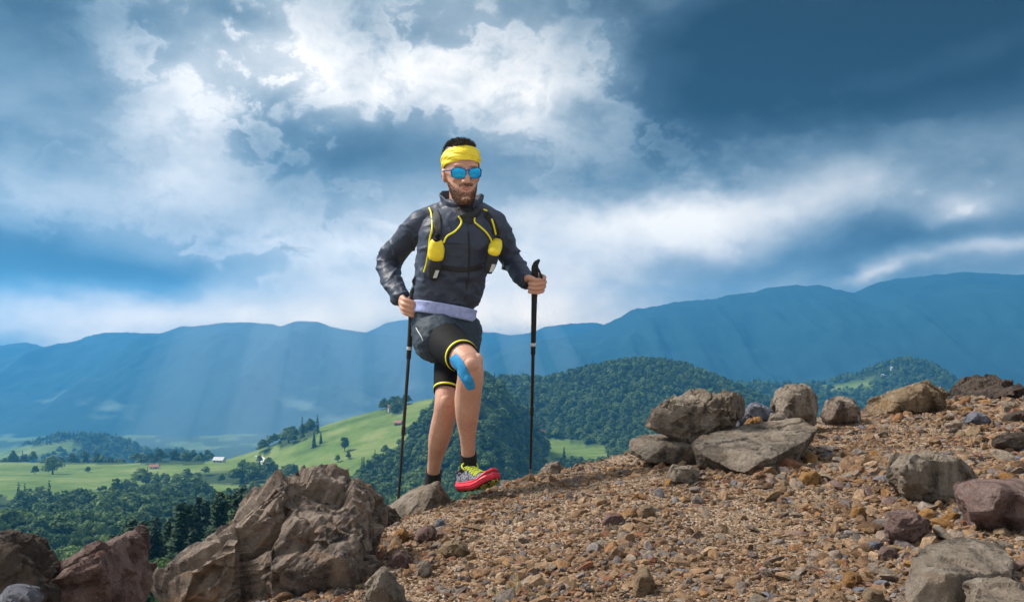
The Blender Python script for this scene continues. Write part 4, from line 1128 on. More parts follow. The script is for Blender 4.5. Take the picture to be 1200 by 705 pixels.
def head_into(bm):
    rings = []
    dense = catmull([h for h in HEAD], 4)
    for h in dense:
        py, hw, cyy, hd = h; r = []
        for k in range(40):
            t = k * 6.28319 / 40; s, c = math.sin(t), math.cos(t)
            ex = 2.25; x = math.copysign(abs(s) ** (2 / ex), s) * hw; y = cyy - math.copysign(abs(c) ** (2 / ex), c) * hd
            r.append(hl(x, y, py))
        rings.append(r)
    loft_rings(bm, rings)
    limb(bm, [tuple(hl(0, -.090, 196)) + (.010,), tuple(hl(0, -.101, 203)) + (.0105,), tuple(hl(0, -.111, 209)) + (.0125,), tuple(hl(0, -.112, 212.5)) + (.0135,)], 5, 14)   # nose
    for s in (-1, 1):
        ellipsoid(bm, hl(s * .013, -.098, 213), (.009, .012, .008), HM)
        ellipsoid(bm, hl(s * .038, -.072, 210), (.020, .016, .016), HM)          # cheek
        ellipsoid(bm, hl(s * .030, -.086, 194), (.026, .012, .009), HM)          # brow
        R = HM @ Matrix.Rotation(s * .30, 3, 'Z')
        ellipsoid(bm, hl(s * .0755, .008, 206), (.008, .019, .031), R)           # ear
        ellipsoid(bm, hl(s * .0790, .014, 203), (.007, .014, .022), R)
    ellipsoid(bm, hl(0, -.088, 234), (.022, .016, .013), HM)                      # chin
    limb(bm, [tuple(K(541, 262, .035)) + (.060,), tuple(K(541, 248, .03)) + (.056,), tuple(K(541, 232, .022)) + (.055,), tuple(K(541, 218, .02)) + (.056,)], 5, 24)
# ---- hands: local frame (l = picture right, f = towards the viewer, h = along the pole)
def hand(bm, centre, axis, wrist, chains, thumb, s=1.0):
    h = Vector(axis).normalized(); f = Vector((0, -1, 0)); f = (f - h * f.dot(h)).normalized(); l = f.cross(h) * -1.
    if l.x < 0: l = -l
    def w(p): return Vector(centre) + (l * p[0] + f * p[1] + h * p[2]) * s
    for i, ch in enumerate(chains):
        mcp = w(ch[0][:3]); r = ch[0][3] * s
        limb(bm, [tuple(wrist) + (.021,), tuple((Vector(wrist) * .5 + mcp * .5)) + (.0165,), tuple(mcp) + (r * 1.15,)], 4, 12)
        limb(bm, [tuple(w(q[:3])) + (q[3] * s,) for q in ch], 5, 12)
    limb(bm, [tuple(Vector(wrist) * .6 + w(thumb[0][:3]) * .4) + (.017,)] + [tuple(w(q[:3])) + (q[3] * s,) for q in thumb], 5, 12)
# poles: (top, tip)
RP_TOP, RP_TIP = K(627, 312, -.03), K(621.5, 559, .22)
LP_TOP, LP_TIP = K(484.5, 341, -.02), K(465.5, 604, .10)
RAX = (RP_TOP - RP_TIP).normalized(); LAX = (LP_TOP - LP_TIP).normalized()
def on_pole(top, tip, py):
    f = (py - (HY - (top.z - ZC) / top.y * F)) / ((HY - (tip.z - ZC) / tip.y * F) - (HY - (top.z - ZC) / top.y * F)); return top.lerp(tip, f)
HR_C = on_pole(LP_TOP, LP_TIP, 359); HL_C = on_pole(RP_TOP, RP_TIP, 332)
def hands_into(bm):
    # right hand (beside the belt): back of the hand to the left, fingers close to the right in front of the grip
    ch = []
    for i, hh in enumerate((.031, .0105, -.0095, -.0285)):
        L = (1.0, 1.06, 1.0, .86)[i]; x0 = -.043 + (.0, -.004, -.003, .003)[i]
        ch.append([(x0, .008 - .002 * i, hh + .006, .0092), (x0 + .012, .030 * L, hh + .001, .0099), (-.004, .0385 * L, hh - .005, .0093), (.017, .032 * L, hh - .009, .0090), (.0245, .014, hh - .010, .0083), (.017, .002, hh - .009, .0078)])
    th = [(-.030, -.016, .024, .0135), (-.006, -.027, .038, .0125), (.018, -.018, .046, .0099), (.028, .001, .049, .0100), (.029, .010, .047, .0085)]
    hand(bm, HR_C, LAX, K(471, 349.5, .03), ch, th)
    # left hand: palm behind the grip, knuckles right, finger ends come round to the left; thumb over the top
    ch = []
    for i, hh in enumerate((.030, .0105, -.0085, -.0265)):
        L = (1.0, 1.06, 1.0, .86)[i]
        ch.append([(.022, -.032, hh + .004, .0104), (.040 * L, -.012, hh + .004, .0092), (.042 * L, .014, hh + .001, .0088), (.020, .0355 * L, hh - .002, .0092), (-.006, .037 * L, hh - .003, .0088), (-.025, .024, hh - .002, .0081)])
    th = [(-.034, -.004, .020, .0140), (-.034, .020, .034, .0128), (-.018, .034, .036, .0115), (.002, .0385, .028, .0092), (.009, .038, .024, .0083)]
    hand(bm, HL_C, RAX, K(617.5, 330.5, .02), ch, th)
def shrink(ch, f): return [p[:3] + (p[3] * f,) for p in ch]
# ---- skin
def skin_mat():
    m, t, b = mat_new('skin'); c = coords(t)
    n = noise_n(t, c, 9., 4, .6); n2 = noise_n(t, c, 90., 4, .7)
    k = ramp(t, n * .6 + n2 * .4, [(.36, (.44, .215, .145)), (.5, (.52, .275, .19)), (.64, (.585, .335, .24))])
    t.links.new(k.s, b.inputs['Base Color']); b.inputs['Roughness'].default_value = .52; b.inputs['Specular IOR Level'].default_value = .35
    b.inputs['Subsurface Weight'].default_value = .12; b.inputs['Subsurface Radius'].default_value = (.02, .008, .004); b.inputs['Subsurface Scale'].default_value = .3
    bump(t, b, noise_n(t, c, 300., 3, .6), .25, .002); return m
M_SKIN = skin_mat()
def make_body():
    bm = bmesh.new()
    head_into(bm); hands_into(bm)
    loft_rings(bm, [section(*(s[:3] + (s[3] * .86, s[4] * .86) + s[5:])) for s in TORSO])
    loft_rings(bm, [section(520, 364, .02, .115, .088, -10, YAW), section(521, 382, .03, .130, .10, -6, YAW), section(523, 402, .03, .12, .09, -4, YAW)])
    limb(bm, Lk(*shrink(ARM_R[:-1], .72), (471, 349.5, .03, .022))); limb(bm, Lk(*shrink(ARM_L[:-1], .72), (617.5, 330.5, .02, .022)))
    limb(bm, Lk(*LEG_R), flat=1.08); limb(bm, Lk(*LEG_L), flat=1.08)
    # knee caps, calf muscles
    ellipsoid(bm, K(552, 428, -.372), (.031, .026, .034)); ellipsoid(bm, K(549.5, 443, -.378), (.017, .013, .022)); ellipsoid(bm, K(560, 422, -.335), (.022, .03, .03)); limb(bm, Lk((550, 446, -.345, .020), (548.5, 480, -.295, .015), (548.5, 515, -.215, .012)), 5, 12)
    ellipsoid(bm, K(523, 471, -.172), (.029, .024, .034)); ellipsoid(bm, K(521.5, 484, -.165), (.016, .013, .022)); limb(bm, Lk((521, 486, -.155, .018), (516, 510, -.075, .014), (511, 534, .012, .011)), 5, 12)
    ellipsoid(bm, K(541, 466, -.245), (.030, .040, .075), Matrix.Rotation(.05, 3, 'Y')); ellipsoid(bm, K(554, 468, -.245), (.026, .038, .070))
    ellipsoid(bm, K(512.5, 506, -.03), (.028, .036, .068), Matrix.Rotation(.16, 3, 'Y'))
    me = bm_me(bm); bm = bmesh.new(); bm.from_mesh(me)
    me = remesh_bm(bm, .0031); smooth_co(me, 2, .45)
    return pchild('body', me, M_SKIN)
body = make_body()
bvh_body = None
def bvh_of(o):
    co, _ = get_co_no(o.data); return BVHTree.FromPolygons([tuple(c) for c in co], [tuple(p.vertices) for p in o.data.polygons])
CAM = Vector((0, 0, ZC))
def hit(bvh, px, py, off=.0):
    d = Vector(((px - CX) / F, 1., (HY - py) / F)).normalized(); loc, n, i, dist = bvh.ray_cast(CAM, d)
    if loc is None: return None, None
    if n.dot(d) > 0: n = -n
    return loc + n * off, n
# ---- cloth materials
def nylon(name, rgb, rough=.42, scale=1., wr=.6):
    m, t, b = mat_new(name); c = coords(t)
    n = noise_n(t, c, 14. * scale, 4, .6); k = ramp(t, n, [(.32, tuple(q * .9 for q in rgb)), (.68, tuple(q * 1.1 for q in rgb))])
    t.links.new(k.s, b.inputs['Base Color']); b.inputs['Roughness'].default_value = rough
    b.inputs['Sheen Weight'].default_value = .04; b.inputs['Specular IOR Level'].default_value = .35
    w = noise_n(t, coords(t, scale=(1, 1, 2.)), 26. * scale, 5, .6, dist=1.2); w2 = noise_n(t, c, 9. * scale, 3, .5, dist=1.5)
    bump(t, b, w * .5 + w2 * .8, wr, .02); return m
M_JACKET = nylon('jacket_nylon', (.031, .040, .068), .52, .7, wr=.22)
M_SHORTS = nylon('shorts_fabric', (.022, .036, .054), .7, .9, .3)
M_TIGHT = simple_mat('black_stretch', (.006, .006, .007), .8, .3, 30., spec=.2, bumps=.2, bscale=200.)
M_BLACK = simple_mat('black_fabric', (.012, .012, .014), .7, .3, 60., bumps=.3, bscale=300.)
M_YEL = simple_mat('yellow_fabric', (.80, .60, .02), .6, .12, 30., bumps=.3, bscale=120.)
M_YLINE = simple_mat('yellow_piping', (.80, .70, .03), .5, .08, 60.)
M_BELT = simple_mat('periwinkle_belt', (.30, .34, .58), .7, .2, 50., bumps=.3, bscale=90.)
M_TAPE = simple_mat('blue_tape', (.018, .25, .52), .75, .15, 80., bumps=.2, bscale=500.)
M_GREYL = simple_mat('pale_grey_print', (.55, .56, .54), .6, .1, 50.)
def wrinkle(me, amp, freq, seed, mask=None, it=1):
    co, no = get_co_no(me)
    q = co * freq
    r1 = fbm(q[:, 0], q[:, 1] * .8, q[:, 2] * 1.5, oct=3, seed=seed, ridged=True)
    r2 = fbm(q[:, 0] * 1.9 + q[:, 2], q[:, 1] * 1.5, q[:, 2] * 1.9 - q[:, 0], oct=3, seed=seed + 8, ridged=True)
    d = (r1 * .6 + r2 * .4) * amp
    if mask is not None: d = d * mask(co)
    set_co(me, co + no * d[:, None])
def crease(me, amp, freq, seed, mask=None):
    """narrow sharp folds: crests of ridged noise"""
    co, no = get_co_no(me); q = co * freq
    for k, (a, b) in enumerate((((1., .9, 1.8), 0.), ((1.5, 1.0, 1.1), 4.2))):
        r = fbm(q[:, 0] * a[0] + q[:, 2] * (.7 if k else -.5), q[:, 1] * a[1] + b, q[:, 2] * a[2], oct=2, seed=seed + k, ridged=True)
        d = np.clip((r - .45) / .5, 0, 1) ** 1.6 * amp
        if mask is not None: d = d * mask(co)
        co = co + no * d[:, None]
    set_co(me, co)
# ---- jacket
def make_jacket():
    bm = bmesh.new()
    loft_rings(bm, [section(*s) for s in TORSO[1:]])
    loft_rings(bm, [section(519.5, 358, .02, .130, .100, -10, YAW), section(520, 352, .02, .140, .108, -10, YAW), section(525, 334, .015, .149, .114, -8, YAW)])
    limb(bm, Lk(*ARM_R)); limb(bm, Lk(*ARM_L))
    ellipsoid(bm, K(494, 262, .02), (.062, .068, .062)); ellipsoid(bm, K(577, 262, .02), (.062, .068, .062))
    limb(bm, Lk((500, 258, .03, .055), (520, 251, .03, .055), (541, 247, .03, .06), (560, 251, .03, .055), (573, 258, .03, .055)), 4)
    me = bm_me(bm); bm = bmesh.new(); bm.from_mesh(me); me = remesh_bm(bm, .0042); smooth_co(me, 10, .5)
    ex, ey = np.array(K(457, 306, .19)), np.array(K(599, 304, .15))
    def mask(co):
        arm = (np.exp(-np.sum((co - ex) ** 2, 1) / .018) + np.exp(-np.sum((co - ey) ** 2, 1) / .018))
        low = np.clip((K(530, 300).z - co[:, 2]) / .12, 0, 1)
        return .55 + .75 * arm + .55 * low
    wrinkle(me, .0085, 7.5, 501, mask); crease(me, .0095, 6.5, 505, mask); wrinkle(me, .0012, 26., 511)
    # cloth hangs in diagonal pulls towards the waist
    co, no = get_co_no(me); s = np.sin((co[:, 2] * 70 + co[:, 0] * 38) + fbm(co[:, 0] * 9, co[:, 1] * 9, co[:, 2] * 9, oct=2, seed=521) * 3.2)
    set_co(me, co + no * (s * .0028 * np.clip((K(530, 318).z - co[:, 2]) / .1, 0, 1))[:, None])
    return pchild('jacket', me, M_JACKET)
jacket = make_jacket()
def collar():
    """stand-up collar open at the throat"""
    V = []; n, m = 56, 7; th0, th1 = .42, 6.2832 - .42
    for i in range(n):
        th = th0 + (th1 - th0) * i / (n - 1) + math.radians(8)          # 0 = front
        fr = (1 + math.cos(th)) / 2
        ztop = 223 + 17 * fr ** 2.6 + (4 if math.sin(th) > 0 else 0) * (1 - fr); zbot = 253 - 6 * (1 - fr)
        for j in range(m):
            u = j / (m - 1); rx = .076 + .020 * u + .004 * math.sin(i * .9); ry = .076 + .022 * u
            py = zbot + (ztop - zbot) * u
            V.append(K(541 + math.sin(th) * rx / PXM, py, .028 - math.cos(th) * ry))
    f = [(i * m + j, (i + 1) * m + j, (i + 1) * m + j + 1, i * m + j + 1) for i in range(n - 1) for j in range(m - 1)]
    o = mesh_obj('collar', V, f, M_JACKET, jacket); so = o.modifiers.new('t', 'SOLIDIFY'); so.thickness = .006; so.offset = 0
    sb = o.modifiers.new('s', 'SUBSURF'); sb.levels = sb.render_levels = 1
    bv = bvh_of(jacket)
    # zip
    pts = [hit(bv, x, y, .002)[0] for x, y in ((547, 262), (549, 275), (550, 290), (550, 305), (549, 320), (547, 335), (545, 350))]
    tube_obj('zip', [p for p in pts if p], .0032, M_BLACK, jacket)
    return bv
def tube_obj(name, pts, r, mat, parent, sub=6, n=8, flat=1.0):
    bm = bmesh.new(); limb(bm, [tuple(p) + (r,) for p in pts], sub, n, flat=flat); me = bm_me(bm, name); return pchild(name, me, mat, parent)
bv_j = collar()
# cuffs: elastic hems round the wrists
for a, b_ in (((468.5, 345.5, .045), (471, 349.5, .03)), ((615.5, 327.8, .03), (618, 330.8, .012))):
    bm = bmesh.new(); limb(bm, [tuple(K(*a)) + (.0345,), tuple(K(*b_)) + (.0335,)], 3, 24); pchild('cuff', bm_me(bm), M_BLACK, jacket)
# black neck gaiter bunched at the throat
bm = bmesh.new()
limb(bm, Lk((527, 247, -.035, .016), (535, 252, -.062, .021), (544, 254.5, -.075, .024), (553, 252, -.066, .020), (560, 246, -.035, .016)), 6)
ellipsoid(bm, K(545, 260, -.083), (.034, .018, .024)); ellipsoid(bm, K(541, 247, -.045), (.05, .03, .018))
me = bm_me(bm); bm = bmesh.new(); bm.from_mesh(me); me = remesh_bm(bm, .004); smooth_co(me, 3); wrinkle(me, .003, 30., 531)
pchild('neck_gaiter', me, M_BLACK)
# ---- shorts, belt, tights
def open_tube(rings, name, mat, parent=None, thick=.003, wr=0., seed=1, freq=14.):
    V = [p for r in rings for p in r]; n = len(rings[0])
    f = [(i * n + k, i * n + (k + 1) % n, (i + 1) * n + (k + 1) % n, (i + 1) * n + k) for i in range(len(rings) - 1) for k in range(n)]
    me = bpy.data.meshes.new(name); me.from_pydata([tuple(v) for v in V], [], f); me.update()
    if wr: wrinkle(me, wr, freq, seed)
    o = pchild(name, me, mat, parent)
    so = o.modifiers.new('t', 'SOLIDIFY'); so.thickness = thick; so.offset = 0
    return o
def make_shorts():
    bm = bmesh.new()
    loft_rings(bm, [section(520, 366, .02, .134, .103, -10, YAW), section(520.5, 374, .025, .141, .110, -9, YAW), section(521, 386, .03, .148, .114, -6, YAW), section(524, 400, .03, .138, .108, -4, YAW), section(528, 408, .03, .105, .09, 0, YAW)])
    limb(bm, Lk((509, 386, .03, .104), (512, 391, -.02, .105), (514.5, 395, -.06, .104), (516.5, 398, -.085, .100)), 5, 28, flat=1.0)
    limb(bm, Lk((502, 396, .02, .072), (505, 405, -.03, .066), (510, 412, -.09, .050)), 5, 24)          # cloth hanging under the thigh
    limb(bm, Lk((539, 386, .05, .098), (538.5, 396, .025, .094), (538, 405, .0, .088), (537, 410, -.01, .085)), 5, 28)
    me = bm_me(bm); bm = bmesh.new(); bm.from_mesh(me); me = remesh_bm(bm, .0045); smooth_co(me, 6, .5)
    wrinkle(me, .009, 10., 541); wrinkle(me, .004, 24., 547)
    return pchild('shorts', me, M_SHORTS)
shorts = make_shorts()
def leg_tube(chain, t0, t1, off, n=36, sub=22, flat=1.08):
    c = catmull(Lk(*chain), sub); k0, k1 = int(t0 * (len(c) - 1)), int(t1 * (len(c) - 1)); rings = []
    for i in range(k0, k1 + 1):
        a = Vector(c[max(i - 1, 0)][:3]); b = Vector(c[min(i + 1, len(c) - 1)][:3]); t = (b - a).normalized()
        u = t.cross(Vector((0, 1, 0)))
        if u.length < .05: u = t.cross(Vector((1, 0, 0)))
        u.normalize(); v = u.cross(t).normalized(); r = c[i][3] + off
        rings.append([Vector(c[i][:3]) + u * math.cos(k * 6.28319 / n) * r + v * math.sin(k * 6.28319 / n) * (r - off) * flat + v * math.sin(k * 6.28319 / n) * off for k in range(n)])
    return rings
tights = []
for ch, t1, yl in ((LEG_R, .258, .240), (LEG_L, .288, .268)):
    tg = open_tube(leg_tube(ch, .02, t1, .005), 'compression_shorts_leg', M_TIGHT, None, .004)
    open_tube(leg_tube(ch, yl, yl + .0085, .0074), 'yellow_stripe', M_YLINE, tg, .002)
    tights.append(tg)
# belt
open_tube([section(519.5 + .25 * k, 372 - k * 2.0, .02,  .1415 + .001 * math.sin(k * 1.1), .1145, -10 + .1 * k, YAW, ex=2.4) for k in range(8)], 'running_belt', M_BELT, None, .005, .0035, 551, 26.)
# reflective piping on the shorts
bv_s = bvh_of(shorts)
pp = [hit(bv_s, x, y, .002)[0] for x, y in ((488, 384), (491, 389), (494, 394), (496, 399))]
tube_obj('reflective_piping', [p for p in pp if p], .0022, M_GREYL, shorts)
# blue tape beside the knee
bv_b = bvh_of(body)
def tape():
    path = catmull([(530.5, 417), (533.5, 421), (537.5, 427), (541.5, 434), (546, 442), (550.5, 450), (552.5, 456)], 6); W = [5.0, 6.2, 6.6, 6.4, 6.2, 5.8, 3.6]
    V = []; nn = 9; n = len(path)
    for i, p in enumerate(path):
        a, b = path[max(i - 1, 0)], path[min(i + 1, n - 1)]; t = (b - a) / np.linalg.norm(b - a); nr = np.array([-t[1], t[0]]); w = np.interp(i / (n - 1) * 6, range(7), W)
        for k in range(nn):
            q = p + nr * w * (k / (nn - 1) * 2 - 1); loc, _ = hit(bv_b, q[0], q[1], .0022); V.append(loc if loc is not None else (V[-1] if V else K(q[0], q[1], -.3)))
    f = [(i * nn + k, i * nn + k + 1, (i + 1) * nn + k + 1, (i + 1) * nn + k) for i in range(n - 1) for k in range(nn - 1)]
    me = bpy.data.meshes.new('kinesiology_tape'); me.from_pydata([tuple(v) for v in V], [], f); me.update()
    o = pchild('kinesiology_tape', me, M_TAPE); so = o.modifiers.new('t', 'SOLIDIFY'); so.thickness = .0012
tape()
# ---- running vest
vest = None
def ribbon(name, path, w, mat, parent, off=.004, sub=5, bv=bv_j):
    path = catmull(path, sub); V = []; n = len(path); nn = 5
    for i, p in enumerate(path):
        a, b = path[max(i - 1, 0)], path[min(i + 1, n - 1)]; t = (b - a) / (np.linalg.norm(b - a) + 1e-9); nr = np.array([-t[1], t[0]])
        for k in range(nn):
            q = p + nr * w * (k / (nn - 1) * 2 - 1); loc, _ = hit(bv, q[0], q[1], off)
            V.append(loc if loc is not None else (V[-1] if V else K(q[0], q[1], -.1)))
    f = [(i * nn + k, i * nn + k + 1, (i + 1) * nn + k + 1, (i + 1) * nn + k) for i in range(n - 1) for k in range(nn - 1)]
    me = bpy.data.meshes.new(name); me.from_pydata([tuple(v) for v in V], [], f); me.update(); smooth_co(me, 2)
    o = pchild(name, me, mat, parent); so = o.modifiers.new('t', 'SOLIDIFY'); so.thickness = .004; return o
vest = ribbon('running_vest', [(509, 247), (512, 255), (513, 263), (513, 270), (512.5, 277)], 5.6, M_BLACK, None)
ribbon('shoulder_strap', [(570, 251), (574, 256), (578, 262), (580.5, 269), (581, 275)], 4.2, M_BLACK, vest)
ribbon('chest_strap', [(515, 312), (530, 315), (545, 316), (560, 313), (569, 309)], 3.6, M_BLACK, vest, .002)
for path in ([(503.5, 245), (506.5, 252), (507.2, 268), (504.5, 280), (503, 295), (500.5, 310), (497.5, 319)], [(537, 255), (540.3, 259.5), (539, 265), (532, 272), (524, 277), (520.5, 284)],
             [(555.5, 254), (555.5, 261), (561, 266), (568, 272), (573, 279), (574.5, 284)], [(567, 246.5), (571, 248)], [(576.5, 257), (578.5, 264), (580.5, 273)]):
    pts = [hit(bv_j, x, y, .007)[0] for x, y in path]; pts = [p for p in pts if p is not None]
    if len(pts) >= 2: tube_obj('piping', pts, .0040, M_YLINE, vest, 5, 8)
def flask(top, mid, bot, r, logo):
    """soft flask in a chest pocket: cap, yellow pouch, black mesh pocket"""
    def at(p, off): 
        loc, n = hit(bv_j, p[0], p[1], 0.); return (loc if loc is not None else K(p[0], p[1], -.08)) + Vector((0, -off, 0))
    T, M, B = at(top, .022), at(mid, .026), at(bot, .020); ax = (T - B).normalized()
    bm = bmesh.new(); limb(bm, [tuple(M + (B - M) * .22) + (r * .90, r * .52), tuple(M.lerp(B, .5)) + (r * .95, r * .62), tuple(B) + (r * .72, r * .5)], 6, 22, ref=Vector((0, 1, 0))); po = pchild('flask_pocket', bm_me(bm), M_BLACK, vest)
    bm = bmesh.new(); limb(bm, [tuple(T - ax * .004) + (r * .86, r * .62), tuple(T.lerp(M, .5)) + (r * 1.05, r * .72), tuple(M) + (r * .98, r * .70)], 6, 22); pchild('flask_pouch', bm_me(bm), M_YEL, vest)
    bm = bmesh.new(); limb(bm, [tuple(T) + (r * .55,), tuple(T + ax * .014) + (r * .55,), tuple(T + ax * .018) + (r * .38,), tuple(T + ax * .032) + (r * .34,)], 3, 18); pchild('flask_cap', bm_me(bm), M_TIGHT, vest)
    bvp = bvh_of(po); V = []
    for j in range(5):
        for i in range(4):
            u, v = i / 3 - .5, j / 4 - .5; x = logo[0] + u * 4.2 - v * 3.2; y = logo[1] + v * 9.; loc, _ = hit(bvp, x, y, .0015); V.append(loc if loc is not None else K(x, y, -.15))
    f = [(j * 4 + i, j * 4 + i + 1, j * 4 + i + 5, j * 4 + i + 4) for j in range(4) for i in range(3)]
    mesh_obj('pocket_print', V, f, M_GREYL, po)
flask((512, 285), (511.5, 301), (508, 324), .034, (511, 321))
flask((582.5, 283), (579, 296), (573, 317), .028, (577, 314))
# ---- headband
def headband():
    n, m = 80, 17; V = []
    for i in range(n):
        th = i * 6.28319 / n; c = (1 + math.cos(th)) / 2; c2 = c ** .8
        top = 190 - 20.0 * c2; bot = 211 - 23.5 * c ** .75
        for j in range(m):
            u = j / (m - 1); py = bot + (top - bot) * u
            off = .0068 + .003 * math.sin(u * 3.14) + .0022 * math.sin(u * 13 + 2.6 * math.sin(th * 2.3) + th * 1.7) + .0012 * math.sin(u * 29 + 3 * math.sin(th * 3.1))
            V.append(head_pt(th, py, off))
    f = [(i * m + j, ((i + 1) % n) * m + j, ((i + 1) % n) * m + j + 1, i * m + j + 1) for i in range(n) for j in range(m - 1)]
    me = bpy.data.meshes.new('headband'); me.from_pydata([tuple(v) for v in V], [], f); me.update()
    o = pchild('headband', me, M_YEL); so = o.modifiers.new('t', 'SOLIDIFY'); so.thickness = .003; so.offset = 0
    sb = o.modifiers.new('s', 'SUBSURF'); sb.levels = sb.render_levels = 1
headband()
# ---- hair and beard
def hair_mat(name, a, b_):
    m, t, b = mat_new(name); n = noise_n(t, coords(t), 160., 3, .6); t.links.new(ramp(t, n, [(.35, a), (.65, b_)]).s, b.inputs['Base Color']); b.inputs['Roughness'].default_value = .5; return m
M_HAIR = hair_mat('dark_brown_hair', (.010, .007, .005), (.034, .022, .015)); M_BEARD = hair_mat('brown_beard', (.036, .020, .013), (.13, .072, .043))
def strands(bm, roots, L, w, rng):
    for p, d in roots:
        s = d.cross(Vector((rng.gauss(0, 1), rng.gauss(0, 1), rng.gauss(0, 1)))).normalized() * w; l = L * rng.uniform(.6, 1.3)
        k = Vector((rng.gauss(0, .25), rng.gauss(0, .25), rng.gauss(0, .25)))
        m_ = p + d * l * .5; e = m_ + (d + k).normalized() * l * .5
        v = [bm.verts.new(q) for q in (p - s, p + s, m_ + s * .8, m_ - s * .8, e)]
        bm.faces.new((v[0], v[1], v[2], v[3])); bm.faces.new((v[3], v[2], v[4]))
def hair():
    rng = random.Random(3); bm = bmesh.new()
    rings = []
    for py in (200, 194, 188, 182, 177, 172, 168, 165.5, 164):
        rings.append([head_pt(k * 6.28319 / 40, py, .0035) for k in range(40)])
    # cap only behind the hairline: lift the front rings under the headband
    for i, r in enumerate(rings):
        for k in range(40):
            th = k * 6.28319 / 40
            if math.cos(th) > .1 and i < 4: r[k] = head_pt(th, 178, .0025)
    loft_rings(bm, rings)
    roots = []
    for _ in range(4200):
        th = rng.uniform(0, 6.283); py = rng.choice([rng.uniform(164.5, 174), rng.uniform(164.5, 186)])
        if math.cos(th) > 0 and py > 173: continue
        p = head_pt(th, py, .001); c = HC + HM @ Vector((0, .02, .02)); d = (p - c).normalized()
        d = (d + HM @ Vector((rng.gauss(-.05, .22), -.10 + rng.gauss(0, .2), .55 + rng.gauss(0, .2)))).normalized(); roots.append((p, d))
    strands(bm, roots, .016, .0010, rng)
    pts = []
    for s in (-1, 1):        # short sides in front of and above the ears, below the band
        for _ in range(160):
            th = s * rng.uniform(1.9, 2.6); py = rng.uniform(200, 214); p = head_pt(th, py, 0.); d = (HM @ Vector((s, .3, -.6))).normalized(); pts.append((p, d))
    strands(bm, pts, .007, .0009, rng)
    pchild('hair', bm_me(bm), M_HAIR, None, False)
    bm = bmesh.new(); roots = []; bvb = bv_b
    for _ in range(9500):
        th = rng.uniform(-1.5, 1.5); py = rng.uniform(207, 240); x = math.sin(th)
        lim = 223.0 - 13.0 * min(1, (abs(th) / 1.35)) ** 1.5                   # beard line from mouth corner to the ear
        must = abs(th) < .46 and 214.6 < py < 218.3
        mouth = abs(th) < .33 and 218.0 < py < 224.2
        if mouth or (py < lim and not must): continue
        if rng.random() > min(1., .25 + (py - lim) / 9.) and not must: continue
        p0 = head_pt(th, py, .05); c = hl(0, -.01, py); loc, nrm, _i, _d = bvb.ray_cast(p0, (c - p0).normalized())
        if loc is None: continue
        nrm = (p0 - c).normalized(); d = (nrm * .75 + HM @ Vector((rng.gauss(0, .2), 0, -.8 + rng.gauss(0, .2)))).normalized(); roots.append((loc - nrm * .001, d))
    strands(bm, roots, .0062, .0007, rng)
    pchild('beard', bm_me(bm), M_BEARD, None, False)
hair()
# lips and teeth
M_LIP = simple_mat('lips', (.42, .15, .12), .45, .1, 60.); M_TEETH = simple_mat('teeth', (.75, .72, .66), .3, .05, 60.)
def lips():
    for nm, py, r, mt in (('upper_lip', 219.2, .0036, M_LIP), ('lower_lip', 222.4, .0044, M_LIP)):
        pts = []
        for x in (-.021, -.011, 0, .011, .021):
            th = x / .078; hw, cyy, hd = head_r(py); pts.append(hl(x, cyy - hd * math.cos(th) + .0005 + abs(x) * .10, py + abs(x) * (60 if nm == 'upper_lip' else -60)))
        bm = bmesh.new(); limb(bm, [tuple(p) + ((r, r * .5, r * .9)[0] * (1 - .55 * (abs(i - 2) / 2) ** 2),) for i, p in enumerate(pts)], 5, 10); pchild(nm, bm_me(bm), mt)
    pts = [hl(x, head_r(221)[1] - head_r(221)[2] * math.cos(x / .078) + .0015, 221) for x in (-.014, -.007, 0, .007, .014)]
    tube_obj('teeth', pts, .0012, M_TEETH, None, 4, 8)
lips()
